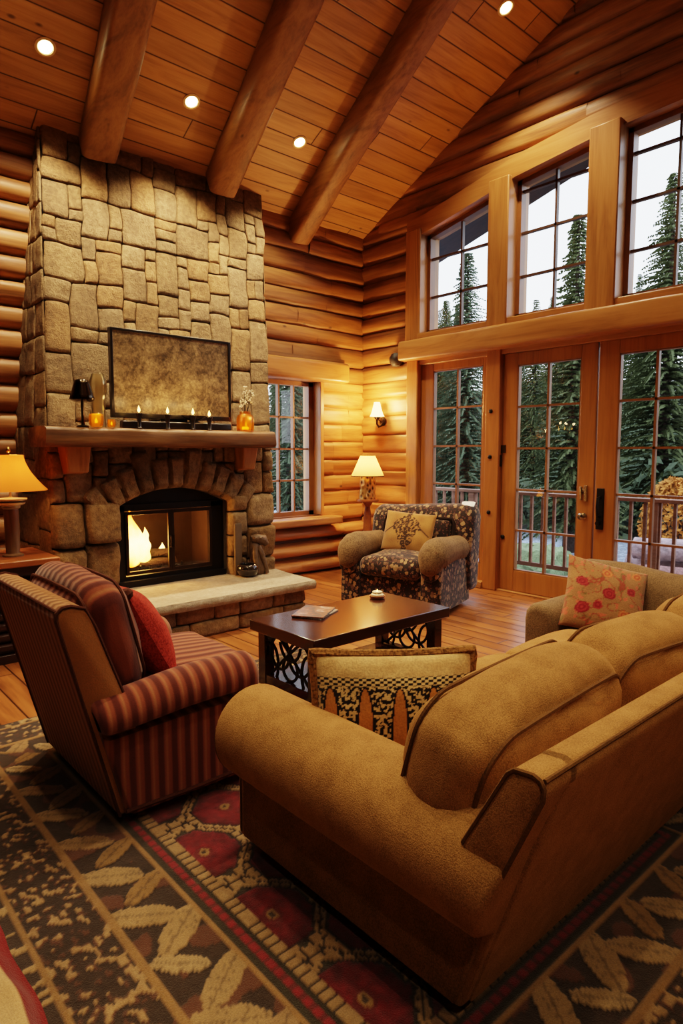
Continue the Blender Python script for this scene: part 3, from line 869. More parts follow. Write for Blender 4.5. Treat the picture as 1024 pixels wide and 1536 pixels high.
s = MB(); s.add([(x0+b, -.006, z0+.04), (x1-b, -.006, z0+.04), (x1-b, -.006, z1-b), (x0+b, -.006, z1-b)], [(0, 1, 2, 3)])
s.build('screen', M['screen'], TV, smooth=False)
st = MB(); st.box(-.46, -.06, 0, .46, .05, .012); st.box(-.12, .0, .01, .12, .025, .1); st.build('stand', M['tvblack'], TV, bevel=.003)
SB = MB(); SB.rbox((0, 0, .03), (1.0, .06, .058), .012, 10)
o = SB.build('soundbar', M['tvblack']); o.location = (2.6, 4.975, 1.639); tag(o, 'long low black soundbar on the mantel under the television', 'soundbar')
# votive candles in a row
M['wax'] = plain('wax', srgb(240, 220, 180), .5)
M['cflame'] = emit('candle flame', srgb(255, 130, 30), 9, srgb(255, 190, 90), 0, .03)
M['amber'] = NT('amber glass')
def amber(name, c, rough=.05):
    T = NT(name); gl = T.n('BsdfGlossy', Color=(1, .9, .7), Roughness=rough); tr = T.n('BsdfTransparent', Color=c)
    tl = T.n('BsdfTranslucent', Color=c)
    m1 = T.n('MixShader', i0=.35, i1=tr.outputs[0], i2=tl.outputs[0])
    fr = T.n('Fresnel', IOR=1.45).outputs[0]
    mx = T.n('MixShader', i0=fr, i1=m1.outputs[0], i2=gl.outputs[0]); T.t.links.new(mx.outputs[0], T.out.inputs[0]); return T.m
M['amber'] = amber('amber glass', srgb(240, 186, 90)); M['clear'] = amber('clear glass', srgb(235, 225, 205)); M['smoke'] = amber('smoked glass', srgb(90, 70, 50))
def flame_pts(h=.032, r=.008): return [(.001, 0), (r*.7, h*.12), (r, h*.3), (r*.75, h*.55), (r*.35, h*.8), (.0005, h)]
VOT = thing('votive_candle', 'small lit candle on the mantel, leftmost of the four before the television', 'candle', (2.22, 4.905, 1.637), 0, 'candles before the television')
c = MB(); c.lathe([(0, 0), (.02, 0), (.022, .004), (.016, .012), (.016, .07), (.022, .085), (.028, .118), (.024, .118), (.018, .098), (0, .096)], n=14); c.build('candlestick', M['tvblack'], VOT)
c = MB(); c.lathe([(0, .097), (.016, .097), (.016, .122), (0, .123)], n=12); c.build('wax', M['wax'], VOT)
c = MB(); c.lathe(flame_pts(.055, .012), c=(0, 0, .125), n=10); c.build('flame', M['cflame'], VOT)
dup(VOT, (2.465, 4.905, 1.637), label='small lit candle on the mantel, second from the left before the television')
dup(VOT, (2.695, 4.905, 1.637), label='small lit candle on the mantel, third from the left before the television')
dup(VOT, (2.85, 4.905, 1.637), label='small lit candle on the mantel, rightmost of the four, beside a dark dish', scale=(1, 1, .93))
DSH = MB(); DSH.lathe([(0, 0), (.05, 0), (.052, .008), (.03, .014), (.07, .03), (.115, .055), (.118, .06), (.07, .038), (0, .03)], n=24)
o = DSH.build('footed_dish', M['tvblack']); o.location = (2.745, 4.975, 1.699); o.scale = (1, .25, 1)
o.scale = (1, .5, 1); o.location = (2.745, 4.98, 1.6975)
tag(o, 'small black footed dish resting on the soundbar', 'dish')
# pewter shaded lamp, hurricane glass and amber votives on the left
ML = thing('candle_lamp', 'little lamp with a dark metal bell shade on a slim post at the mantel end', 'lamp', (1.80, 4.96, 1.637))
c = MB(); c.lathe([(0, 0), (.045, 0), (.045, .01), (.014, .02), (.01, .06), (.012, .19), (.006, .24), (.004, .34)], n=14); c.build('base', M['bronze'], ML)
M['pewter'] = plain('pewter', srgb(66, 54, 42), .15, metal=1.0, var=.1)
c = MB(); c.lathe([(.001, .36), (.02, .36), (.045, .35), (.055, .335), (.058, .325), (.082, .24), (.092, .215), (.09, .205), (.06, .19), (.012, .19)], n=20); c.build('shade', M['pewter'], ML)
HG = MB(); HG.lathe([(0, .004), (.05, .004), (.056, .02), (.05, .05), (.052, .2), (.068, .3), (.066, .36), (.045, .415), (.04, .42), (.044, .41), (.062, .36), (.064, .3), (.048, .2), (.047, .05), (0, .012)], n=22)
o = HG.build('hurricane_glass', M['clear']); o.location = (1.96, 5.06, 1.637); tag(o, 'tall clear glass hurricane chimney standing behind the amber candle', 'glass vase')
AV = thing('votive_glass', 'round amber glass with a burning candle at the left of the mantel', 'candle holder', (1.885, 4.92, 1.637))
c = MB(); c.lathe([(0, .003), (.04, .003), (.05, .02), (.054, .06), (.05, .1), (.047, .1), (.05, .06), (.046, .02), (0, .01)], n=20); c.build('bowl', M['amber'], AV)
c = MB(); c.lathe([(0, .011), (.024, .011), (.024, .03), (0, .031)], n=12); c.build('wax', M['wax'], AV)
c = MB(); c.lathe(flame_pts(.042, .012), c=(0, 0, .032), n=10); c.build('flame', M['cflame'], AV)
dup(AV, (1.995, 4.9, 1.637), label='small amber candle glass close to the television corner', scale=(.6, .6, .62))
# amber jar with dried white flowers
JR = thing('flower_jar', 'amber glass jar of small white dried flowers at the right of the mantel', 'vase', (3.25, 4.96, 1.637))
c = MB(); c.lathe([(0, .003), (.075, .003), (.08, .015), (.08, .11), (.07, .14), (.05, .155), (.05, .175), (.047, .175), (.047, .155), (.066, .138), (.076, .11), (.076, .015), (0, .012)], n=24); c.build('jar', M['amber'], JR)
c = MB(); rr = random.Random(4); tips = []
for k in range(22):
    a = rr.uniform(0, 2*PI); r = rr.uniform(.0, .075); h = rr.uniform(.25, .4)-r*.6
    tip = (r*math.cos(a)+.01, r*math.sin(a), h); tips.append(tip)
    c.tube([(.012*math.cos(a), .012*math.sin(a), .03), (.02*math.cos(a), .02*math.sin(a), .17), tip], .0022, 4)
M['stem'] = plain('dry stem', srgb(58, 48, 28), .8); c.build('stem', M['stem'], JR)
c = MB()
for t in tips:
    for q in range(5):
        o3 = Vector((rr.uniform(-1, 1), rr.uniform(-1, 1), rr.uniform(-1, 1)))*.014
        c.lathe([(.0005, -.006), (.006, -.002), (.007, .003), (.0005, .007)], c=tuple(Vector(t)+o3), n=6)
M['petal'] = plain('white petals', srgb(225, 208, 175), .8); c.build('blossom', M['petal'], JR)
c = MB(); c.lathe([(0, .013), (.03, .013), (.03, .04), (0, .042)], n=12); c.lathe(flame_pts(.05, .014), c=(0, 0, .043), n=10); c.build('candle', M['cflame'], JR)

# ------------------------------------------------------------------ hearth ornaments
BW = thing('glazed_pot', 'squat dark glazed pot sitting on the hearth beside the firebox', 'pot', (3.235, 4.93, .314))
c = MB(); c.lathe([(0, .0), (.06, .0), (.085, .02), (.1, .055), (.098, .09), (.08, .112), (.074, .115), (.07, .108), (.085, .085), (.086, .05), (.06, .02), (0, .015)], n=28)
c.build('bowl', plain('dark glaze', srgb(40, 34, 30), .12, var=.2, coat=.6), BW)
CV = thing('carved_figure', 'carved wooden animal figure standing on the hearth behind the dark pot', 'sculpture', (3.385, 5.0, .314))
carve = plain('carved wood', srgb(88, 66, 44), .55, bump=(28, .6, .02), var=.35)
c = MB(); c.tube([(0, 0, .0), (.01, 0, .05), (.0, .0, .13), (-.02, 0, .2), (-.03, 0, .27), (-.05, 0, .32)], [.075, .085, .062, .055, .05, .02], 14)
c.build('body', carve, CV)
for (dx, dy) in ((-.075, -.05), (.03, -.06)):
    c = MB(); c.tube([(-.02+dx*.3, dy*.6, .26), (dx*.7, dy, .17), (dx*.9+.02, dy*1.2, .07), (dx*.9+.03, dy*1.3, .005)], [.03, .028, .022, .024], 10); c.build('leg', carve, CV)
c = MB(); c.tube([(-.07, -.01, .33), (-.02, -.02, .335), (.05, -.03, .315), (.085, -.035, .27)], [.03, .042, .05, .03], 14)
rr = random.Random(9)
for k in range(14):
    a = rr.uniform(0, 1); p = Vector((lerp(-.08, .08, a), -.045-.02*rr.random(), .34-.03*a+.02*rr.random())); c.lathe([(.0005, -.012), (.013, -.004), (.013, .005), (.0005, .013)], c=tuple(p), n=8)
c.build('head', carve, CV)
TB = MB(); TB.rbox((0, 0, .24), (.075, .03, .48), .008, 6); o = TB.build('wooden_plank', plain('weathered post', srgb(86, 68, 48), .7, bump=(16, .4, .01))); o.location = (3.2, 5.035, .314)
tag(o, 'narrow upright wooden board leaning on the stone right of the firebox', 'board')

# ------------------------------------------------------------------ cabinet and lamp at the left
CB = thing('cabinet', 'dark louvred wooden cabinet with a brown plank top, left of the fireplace', 'cabinet', (1.15, 4.98, 0))
c = MB(); c.box(-.62, -.29, .665, .36, .35, .71); c.build('top', M['cabtop'], CB, bevel=.008)
c = MB(); c.box(-.58, -.2, .05, .32, .32, .665); c.box(-.58, -.25, 0, -.52, .32, .665); c.box(.26, -.25, 0, .32, .32, .665); c.box(-.58, -.25, .6, .32, -.2, .665); c.box(-.58, -.25, .0, .32, -.2, .06)
c.build('carcass', M['cabinet'], CB, bevel=.004)
for (a, b) in ((-.52, -.13), (-.13, .26)):
    c = MB()
    for k in range(7):
        z = .09+k*.073; c.hexa([(a+.01, -.24, z), (b-.01, -.24, z), (b-.01, -.2, z+.02), (a+.01, -.2, z+.02)], [(a+.01, -.25, z+.035), (b-.01, -.25, z+.035), (b-.01, -.2, z+.055), (a+.01, -.2, z+.055)])
    dd = c.build('door', M['cabinet'], CB, bevel=.003)
    k = MB(); xk = b-.03 if a < -.3 else a+.03
    k.lathe([(.008, 0), (.008, .012), (.015, .018), (.014, .026), (0, .03)], n=12); k.build('knob', M['bronze'], dd, M=Matrix.Translation((xk, -.25, .35)) @ Matrix.Rotation(PI/2, 4, 'X'))
LA = thing('table_lamp', 'column table lamp with a flared amber shade on the dark cabinet', 'lamp', (1.27, 4.95, .71))
M['colw'] = wood('lamp column', srgb(70, 52, 34), srgb(112, 84, 54), srgb(134, 104, 68), axis='Z', rough=.5)
c = MB(); c.lathe([(0, 0), (.07, 0), (.07, .012), (.048, .022), (.046, .03), (.05, .3), (.05, .335), (.045, .345)], n=24); c.build('column', M['colw'], LA)
c = MB(); c.lathe([(.045, .335), (.06, .345), (.06, .36), (.09, .372), (.095, .385), (.07, .392), (.105, .4), (.108, .412), (.02, .42), (.009, .425), (.008, .5)], n=28); c.build('capital', plain('pale metal', srgb(205, 185, 150), .3, metal=.6, var=.1), LA)
M['shade1'] = shade_mat('amber shade', srgb(190, 92, 30), srgb(255, 150, 50), .35, .45, .73)
c = MB()
def sh1(u, v):
    a = 2*PI*u; t = v; r = lerp(.245, .095, 1-(1-t)**1.9) if False else .095+.15*(1-t)**1.7
    fl = 1+.012*math.cos(8*a)
    return (r*fl*math.cos(a), r*fl*math.sin(a), .47+.25*t)
c.grid(sh1, 64, 12); c.build('lamp_shade', M['shade1'], LA)
c = MB(); c.lathe([(0, .72), (.006, .72), (.006, .735), (.014, .742), (.016, .755), (.009, .77), (0, .775)], n=14); c.build('finial', M['brass'], LA)
c = MB()
for a in (0, 2*PI/3, 4*PI/3): c.tube([(0, 0, .72), (.094*math.cos(a), .094*math.sin(a), .718)], .003, 5)
c.tube([(0, 0, .5), (0, 0, .72)], .004, 6); c.build('harp', M['brass'], LA)
c = MB(); c.lathe([(0, .5), (.018, .5), (.022, .54), (.034, .58), (.03, .62), (0, .64)], n=16); c.build('bulb', emit('lamp bulb', srgb(255, 190, 110), 6), LA)

# ------------------------------------------------------------------ cushions
def cushion(parent, name, mat, s, r, bulge, Mx, piping=None, wob=.012, pname='piping', faces=(-1, 1), pr=.007):
    """box cushion: local x width, y thickness, z height, with welt cord round both faces"""
    mb = MB(); mb.rbox((0, 0, 0), s, r, 9, bulge, wob=wob)
    o = mb.build(name, mat, parent, M=Mx, angle=80)
    if piping:
        pm = MB(); hx, hy, hz = (x/2 for x in s)
        for sg in faces:
            y = sg*(hy-r*.3); k = r*.25; pts = []
            ax, az = hx-k, hz-k; rc = r*.9
            n = 14
            def side(p0, p1):
                for i in range(n): pts.append((lerp(p0[0], p1[0], i/n), lerp(p0[1], p1[1], i/n)))
            def arc_(cx, cz, a0):
                for i in range(7): t = a0+PI/2*i/7; pts.append((cx+rc*math.cos(t), cz+rc*math.sin(t)))
            arc_(ax-rc, az-rc, 0); side((ax-rc, az), (-ax+rc, az)); arc_(-ax+rc, az-rc, PI/2); side((-ax, az-rc), (-ax, -az+rc))
            arc_(-ax+rc, -az+rc, PI); side((-ax+rc, -az), (ax-rc, -az)); arc_(ax-rc, -az+rc, 1.5*PI); side((ax, -az+rc), (ax, az-rc))
            P3 = []
            for (x, z) in pts:
                u, w = x/hx, z/hz
                bx = bulge[1]*(1-w*w)*.42*(1 if u > 0 else -1)*smoothstep(.6, 1, abs(u)); bz = (bulge[5] if w > 0 else bulge[4])*(1-u*u)*.42*(1 if w > 0 else -1)*smoothstep(.6, 1, abs(w))
                P3.append((x+bx, y, z+bz))
            pm.loop(P3, pr, 6)
        pm.build(pname, piping, o, M=Mx)
    return o
def pillow(name, mat, w, h, t, Mx, label, cat='pillow', cf_=None, n=34, pinch=.06, trim_mat=None, trim_r=.006, corner_mat=None, trim_name='piping', trim_col=None):
    mb = MB()
    def side(sg):
        def fn(u, v):
            a, b = u*2-1, v*2-1
            x = a*w/2*(1-pinch*(1-b*b)); z = b*h/2*(1-pinch*(1-a*a))
            q = max(0, (1-a*a)*(1-b*b))
            y = sg*(t/2)*q**.42+.006*nz(a*2, b*2, sg*3)*q**.3
            return (x, y, z)
        return fn
    for sg in (-1, 1):
        mb.grid(side(sg) if sg < 0 else (lambda u, v: side(1)(1-u, v)), n, n, (lambda u, v, sg=sg: cf_(u if sg < 0 else 1-u, v, sg)) if cf_ else None)
    o = mb.build(name, mat, angle=120); o.matrix_world = Mx; tag(o, label, cat)
    if trim_mat:
        pm = MB(); pts = []
        for k in range(4*24):
            s_, q = divmod(k, 24); f = q/24*2-1
            a, b = [(f, -1), (1, f), (-f, 1), (-1, -f)][s_]
            pts.append((a*w/2*(1-pinch*(1-b*b))*1.005, 0, b*h/2*(1-pinch*(1-a*a))*1.005))
        pm.loop(pts, trim_r, 7); pm.build(trim_name, trim_mat, o)
    return o
def TRS(loc, rz=0, rx=0, ry=0):
    return Matrix.Translation(loc) @ Matrix.Rotation(rz, 4, 'Z') @ Matrix.Rotation(rx, 4, 'X') @ Matrix.Rotation(ry, 4, 'Y')

# ------------------------------------------------------------------ near sofa
SOFC = srgb(168, 124, 74)
M['sofa'] = fabric('tan chenille', SOFC, srgb(124, 88, 48), var=14, weave=640, bump=.5)
M['sofa_low'] = fabric('tan chenille panel', srgb(150, 106, 60), srgb(98, 68, 38), var=9, weave=600, bump=.4)
M['welt'] = fabric('welt', srgb(104, 72, 38), srgb(80, 54, 28), bump=.2)
SF = thing('sofa', 'large tan chenille sofa with a rolled arm, seen from behind on the patterned rug', 'sofa', (2.3, 1.35, .014))
SM = Matrix.Translation((-2.3, -1.35, 0))
def arm_profile(x_in, x_out, cx, cz, r, z0, a_start=218, a_end=-15):
    pts = [(x_out, z0), (x_out, cz-r*.85)]
    for k in range(23):
        a = R(lerp(a_start, a_end, k/22)); pts.append((cx+r*math.cos(a), cz+r*math.sin(a)))
    pts += [(x_in, cz-r*.7), (x_in, z0)]
    return pts
mb = MB(); mb.rbox((2.32, 1.4, .165), (2.1, .84, .24), .03, 8); mb.build('base', M['sofa_low'], SF, M=SM)
mb = MB(); mb.prism(arm_profile(1.4, 1.215, 1.275, .425, .165, .045), 'Y', .91, 1.93, .018, 4)
mb.v = [(x, y-(1-smoothstep(.95, 1.5, y))*max(0, z-.05)*.34, z) for x, y, z in mb.v]
arm = mb.build('arm', M['sofa'], SF, M=SM, angle=70)
mb = MB(); mb.hexa([(1.205, .93, .05), (1.222, .93, .05), (1.222, 1.89, .05), (1.205, 1.89, .05)], [(1.205, .845, .3), (1.222, .845, .3), (1.222, 1.89, .3), (1.205, 1.89, .3)]); mb.build('side_panel', M['sofa_low'], arm, M=SM, bevel=.005)
pm = MB()
for y in (1.915,):
    pm.tube([(x, y, z) for x, z in [((p[0]-1.29)*.97+1.29, (p[1]-.35)*.97+.35) for p in arm_profile(1.4, 1.215, 1.275, .425, .165, .045)]], .006, 6)
pm.build('piping', M['welt'], arm, M=SM)
# raked back with a flat top
bp = [(.905, .05), (.667, .72), (.663, .745), (.672, .762), (.69, .768), (.735, .764), (.752, .75), (.87, .53), (.99, .28), (1.0, .05)]
mb = MB(); mb.prism(bp, 'X', 1.235, 3.4, .02, 4); mb.prism([(.77, .48), (.667, .72), (.663, .745), (.672, .762), (.69, .768), (.735, .764), (.752, .75), (.872, .53), (.87, .47), (.775, .47)], 'X', 1.145, 1.3, .02, 4); bk = mb.build('back', M['sofa'], SF, M=SM, angle=50)
pm = MB(); pm.tube([(1.149, y, z) for y, z in [(.768, .49), (.667, .72), (.665, .745), (.674, .76), (.69, .766), (.735, .762), (.752, .748), (.868, .535)]], .006, 6)
pm.tube([(x, .668, .759) for x in (1.155, 2.0, 3.39)], .0055, 6); pm.build('piping', M['welt'], bk, M=SM)
for k in range(3):
    x0 = 1.42+.665*k
    Mx = SM @ Matrix.Translation((x0+.33, 1.45, .345))
    cushion(SF, 'seat_cushion', M['sofa'], (.655, .86, .17), .06, (0, 0, 0, .02, .0, .03), Mx)
for k, (xc, yc, zc, w, tl, rz) in enumerate([(1.60, 1.02, .60, .80, -17, 3), (2.35, 1.03, .59, .70, -14, -4), (3.04, 1.02, .6, .66, -14, 3)]):
    Mx = SM @ TRS((xc, yc, zc), R(rz), R(-tl), R([-1, 2, 0][k]))
    cushion(SF, 'back_cushion', M['sofa'], (w, .28, .43), .11, (.02, .02, .04, .06, .0, .03), Mx, M['welt'], wob=.02)
for x in (1.3, 3.3):
    for y in (1.02, 1.78):
        l = MB(); l.lathe([(.02, 0), (.03, .05)], c=(x, y, 0), n=12, caps=True); l.build('leg', M['darkwood'], SF, M=SM)

# striped and fringed pillow in the arm corner
def cf_lace(u, v, sg):
    t = v
    cream = srgb(226, 190, 130); blk = srgb(28, 20, 16); org = srgb(196, 128, 62)
    if t > .8: return mix(cream, srgb(190, 150, 95), .5+.5*nz(u*14, v*14, 2))
    lace = nz(u*46, v*30, 7)+.35*nz(u*90, v*70, 1)
    pat = cream if lace > .02 else blk
    if t > .72: return blk if (math.sin(u*120) > 0) == (math.sin(v*130) > 0) else cream
    f = (u*4.6+.12) % 1
    prof = .2*math.sqrt(max(0, 1-((t-.3)/.4)**2))
    d = abs(f-.5)
    if d < prof: return org
    if d < prof+.06: return blk
    return pat
M['lace'] = fabric('lace pillow', (1, 1, 1), (.7, .7, .7), attr=True, weave=300, bump=.3)
M['fringe'] = fabric('fringe', srgb(150, 106, 58), srgb(86, 56, 28), var=90, weave=200, bump=.9)
pillow('throw_pillow', M['lace'], .56, .37, .16, TRS((1.555, 1.475, .58), R(-38), R(-12), R(0)), 'cream pillow with black lace stripes, orange ovals and a brown fringe in the sofa corner', cf_=cf_lace, n=130, trim_mat=M['fringe'], trim_r=.019, trim_name='fringe')

# ------------------------------------------------------------------ second sofa by the doors
M['grey'] = fabric('shaded chenille', srgb(124, 100, 72), srgb(92, 72, 50), var=8, weave=300, bump=.4)  # chenille greyed to paint the dimmer light away from the fire
S2 = thing('sofa', 'sofa toned greyer for dim light, standing sideways before the glass doors', 'sofa', (3.95, 1.1, 0))
S2M = Matrix.Translation((-3.95, -1.1, 0))
mb = MB(); mb.rbox((3.88, .95, .14), (.72, 2.1, .2), .03, 8); mb.build('base', M['grey'], S2, M=S2M)
mb = MB(); mb.prism([(y, z) for y, z in [(2.2, .04), (2.215, .4), (2.205, .46), (2.17, .5), (2.11, .515), (2.05, .5), (2.015, .46), (2.0, .4), (2.0, .04)]], 'X', 3.5, 4.2, .05, 4)
mb.build('arm', M['grey'], S2, M=S2M, angle=70)
mb = MB(); mb.prism([(4.32, .04), (4.3, .6), (4.27, .66), (4.21, .69), (4.14, .69), (4.08, .65), (4.05, .58), (4.02, .3), (4.02, .04)], 'Y', -.1, 2.2, .05, 4)
mb.v = [(x, y, z+(.06*math.exp(-((y-2.02)/.16)**2)+.012*nz(y*3, 0, 1))*smoothstep(.4, .65, z)) for x, y, z in mb.v]
mb.build('back', M['grey'], S2, M=S2M, angle=70)
for k in range(2):
    cushion(S2, 'seat_cushion', M['grey'], (.62, .98, .15), .05, (0, 0, 0, 0, 0, .02), S2M @ Matrix.Translation((3.8, 1.49-1.0*k, .30)))
for x in (3.58, 4.25):
    for y in (.0, 2.1):
        l = MB(); l.lathe([(.02, 0), (.03, .045)], c=(x, y, 0), n=12, caps=True); l.build('leg', M['darkwood'], S2, M=S2M)
def cf_rose(u, v, sg):
    base = mix(srgb(172, 128, 84), srgb(140, 94, 60), .5+.5*nz(u*5, v*5, 3))
    for (cx, cy, r, col) in ((.5, .52, .085, 0), (.16, .62, .075, 0), (.2, .26, .085, 0), (.38, .33, .06, 0), (.46, .82, .07, 1), (.78, .62, .06, 0), (.72, .28, .07, 1), (.84, .88, .06, 1)):
        d = math.hypot((u-cx), (v-cy)*1.05)+.012*nz(u*20, v*20, 2)
        if d < r:
            k = math.sin(d*150)*.5+.5
            return mix(srgb(128, 24, 38), srgb(168, 56, 58), k) if col == 0 else mix(srgb(176, 72, 46), srgb(206, 130, 76), k)
    s = abs(nz(u*6+2, v*6, 8))
    if s < .035: return srgb(150, 70, 50)
    if s < .07 and nz(u*13, v*13, 4) > 0: return srgb(120, 96, 52)
    if nz(u*17, v*17, 5) > .36: return srgb(196, 104, 76)
    return base
M['rose'] = fabric('rose embroidery', (1, 1, 1), (.78, .78, .78), attr=True, weave=260, bump=.4)
pillow('throw_pillow', M['rose'], .5, .48, .17, TRS((3.83, 1.85, .54), R(-42), R(-30), R(16)), 'cream throw pillow embroidered with red roses, leaning in the corner of the greyer sofa', cf_=cf_rose, n=64)

# ------------------------------------------------------------------ striped armchair
M['str_x'] = striped('striped chenille across', 'X', .058)
M['str_y'] = striped('striped chenille along', 'Y', .058)
M['str_back'] = striped('striped chenille back', 'Y', .05, srgb(158, 112, 66), srgb(122, 82, 48), srgb(172, 128, 78))
M['seam'] = fabric('brown seam', srgb(84, 48, 34), srgb(60, 32, 24), bump=.2)
SC1 = thing('armchair', 'red and brown striped armchair with its back turned, left of the coffee table', 'armchair', (1.2, 2.75, .014))
mb = MB(); mb.rbox((.1, 0, .19), (.72, .9, .3), .025, 6); mb.build('base', M['str_x'], SC1)
bpx = [(-.27, .04), (-.475, .84), (-.474, .868), (-.455, .885), (-.425, .888), (-.375, .872), (-.36, .85), (-.2, .4), (-.12, .04)]
mb = MB(); mb.prism(bpx, 'Y', -.43, .43, .02, 4); bk = mb.build('back', M['str_back'], SC1, angle=50)
pm = MB()
for y in (-.425, .425): pm.tube([(x, y, z) for x, z in bpx[:6]+[(-.34, .8), (-.2, .4)]], .007, 6)
pm.tube([(-.47, y, .872) for y in (-.42, 0, .42)], .006, 6); pm.build('piping', M['seam'], bk)
for sg in (-1, 1):
    prof = [(sg*y, z) for y, z in arm_profile(.31, .46, .40, .465, .1, .05, 225, -20)]
    if sg < 0: prof = prof[::-1]
    mb = MB(); mb.prism(prof, 'X', -.25, .34, .03, 4)
    mb.v = [(x-(1-smoothstep(-.2, .2, x))*max(0, z-.04)*.24, y, z) for x, y, z in mb.v]
    # the roll dips towards the back
    mb.v = [(x, y, z-.04*(1-smoothstep(-.36, .1, x))*smoothstep(.3, .5, z)) for x, y, z in mb.v]
    a = mb.build('arm', M['str_x'], SC1, angle=70)
    pm = MB(); pm.tube([(-.26, sg*.462, .07), (.0, sg*.464, .065), (.33, sg*.462, .07)], .008, 6); pm.build('piping', M['seam'], a)
cushion(SC1, 'seat_cushion', M['str_y'], (.7, .6, .16), .055, (0, 0, 0, 0, 0, .03), Matrix.Translation((.11, 0, .41)), None)
cushion(SC1, 'back_cushion', M['str_y'], (.7, .2, .47), .085, (.02, .02, .05, .05, 0, .03), TRS((-.225, 0, .7), R(90), R(-14)) @ Matrix.Identity(4), M['seam'], wob=.015)
for x in (-.2, .38):
    for y in (-.38, .38):
        l = MB(); l.lathe([(.018, 0), (.026, .05)], c=(x, y, 0), n=10, caps=True); l.build('leg', M['darkwood'], SC1)
M['redv'] = fabric('red chenille', srgb(164, 58, 46), srgb(120, 34, 30), var=30, weave=260, bump=.5)
rp = pillow('throw_pillow', M['redv'], .46, .42, .22, TRS((1.17, 2.68, .675), R(84), R(-26), R(5)), 'red chenille throw pillow with brown corner knots on the striped armchair')
for (a, b) in ((-1, -1), (1, -1), (-1, 1), (1, 1)):
    k = MB(); k.lathe([(.001, -.026), (.02, -.018), (.028, 0), (.02, .018), (.001, .026)], c=(a*.228, 0, b*.208), n=14)
    k.build('corner_knot', M['seam'], rp)

# ------------------------------------------------------------------ floral armchair
def floral_mat(name):
    T = NT(name); v = T.coord()
    nd = T.n('TexVoronoi', {'feature': 'F1'}, Vector=v, Scale=25.0, Randomness=1.0)
    d1 = nd.outputs['Distance']; ccol = nd.outputs['Color']
    big = T.noise(v, 7, 3)
    nd2 = T.n('TexVoronoi', Vector=v, Scale=46.0, Randomness=1.0)
    sel = T.sep(ccol)[0]
    petal = T.math('LESS_THAN', T.math('ADD', d1, T.math('MULTIPLY', T.noise(v, 75, 3), .6)), T.math('MULTIPLY_ADD', big, .9, .28))
    cream = T.mixc(T.ramp(sel, [(.3, 0), (.7, 1)]), srgb(142, 112, 78), srgb(84, 56, 42))
    wine = T.mixc(T.ramp(nd2.outputs['Distance'], [(.2, 0), (.5, 1)]), srgb(64, 26, 28), srgb(30, 18, 14))
    col = T.mixc(petal, wine, cream)
    sp = T.math('LESS_THAN', nd2.outputs['Distance'], .16)
    col = T.mixc(T.math('MULTIPLY', sp, .7), col, srgb(140, 108, 76))
    T.principled(col, .85, T.bump(T.math('SUBTRACT', 1.0, d1), .3, .006), Specular_IOR_Level=.2, Sheen_Weight=.2); return T.m
M['floral'] = floral_mat('floral tapestry')
M['velvet'] = fabric('olive velvet', srgb(112, 88, 62), srgb(70, 53, 37), var=10, weave=200, bump=.25, nap=.4)
M['darkband'] = fabric('dark band', srgb(40, 26, 20), srgb(28, 18, 14), bump=.3)
FC = thing('armchair', 'dark floral tapestry armchair with brown velvet arms in the corner of the room', 'armchair', (4.51, 4.10, 0), R(-73))
FC.scale = (1, 1, 1.06)
mb = MB(); mb.rbox((0, .0, .17), (.84, .78, .26), .03, 6); mb.build('base', M['floral'], FC)
bp2 = [(.22, .12), (.17, .42), (.22, .7), (.25, .8), (.3, .86), (.37, .885), (.45, .87), (.5, .82), (.51, .74), (.44, .1)]
mb = MB(); mb.prism(bp2, 'X', -.53, .53, .09, 6)
mb.v = [(x*(1+.03*smoothstep(.3, .85, z)), y, z-.03*smoothstep(.75, .5, z)*0+.02*math.sin(x*3)*smoothstep(.6, .9, z)) for x, y, z in mb.v]
bk = mb.build('back', M['floral'], FC, angle=70)
pm = MB(); pm.tube([(-.37, .15, .45), (-.37, .205, .7), (-.35, .215, .765), (0, .222, .775), (.35, .215, .765), (.37, .205, .7), (.37, .15, .45)], .016, 6); pm.build('dark_border', M['darkband'], bk)
mb = MB(); mb.rbox((0, .19, .58), (.66, .06, .36), .028, 6, (0, 0, .03, 0, 0, 0), M=Matrix.Identity(4)); mb.v = [(x, y+(z-.58)*.14, z) for x, y, z in mb.v]; mb.build('inner_back', M['floral'], FC)
cushion(FC, 'seat_cushion', M['floral'], (.6, .66, .17), .065, (0, 0, .02, 0, 0, .03), Matrix.Translation((0, -.13, .39)), M['darkband'], faces=())
for sg in (-1, 1):
    prof = [(sg*x, z) for x, z in arm_profile(.3, .5, .42, .3, .12, .05, 225, -10)]
    prof = [(sg*.31, .05), (sg*.5, .05), (sg*.5, .42), (sg*.47, .5), (sg*.35, .5), (sg*.31, .42)]
    if sg > 0: prof = prof[::-1]
    mb = MB(); mb.prism(prof, 'Y', -.43, .3, .03, 3); a = mb.build('arm', M['floral'], FC, angle=60)
    mb = MB(); pts = []; rad = []
    for k in range(26):
        t = k/25
        if t < .7: y = lerp(.26, -.34, t/.7); z = .51+.02*math.sin(t*3); r = .115+.02*smoothstep(.3, .7, t)
        else:
            q = (t-.7)/.3*PI*.62; y = -.34-.09*math.sin(q); z = .51-.1*(1-math.cos(q)); r = .135-.05*smoothstep(.75, 1, t)
        pts.append((sg*.41, y, z)); rad.append(r)
    # rounded cap
    rad[-1] = .05
    mb.tube(pts, rad, 18); mb.build('arm_roll', M['velvet'], a, angle=80)
    mb = MB(); q = [(sg*(.41+.088*math.cos(t)), .40+.088*math.sin(t)) for t in [2*PI*k/24 for k in range(24)]]
    mb.prism(q if sg > 0 else q, 'Y', -.462, -.42, .012, 3); mb.build('arm_scroll', M['floral'], a, angle=60)
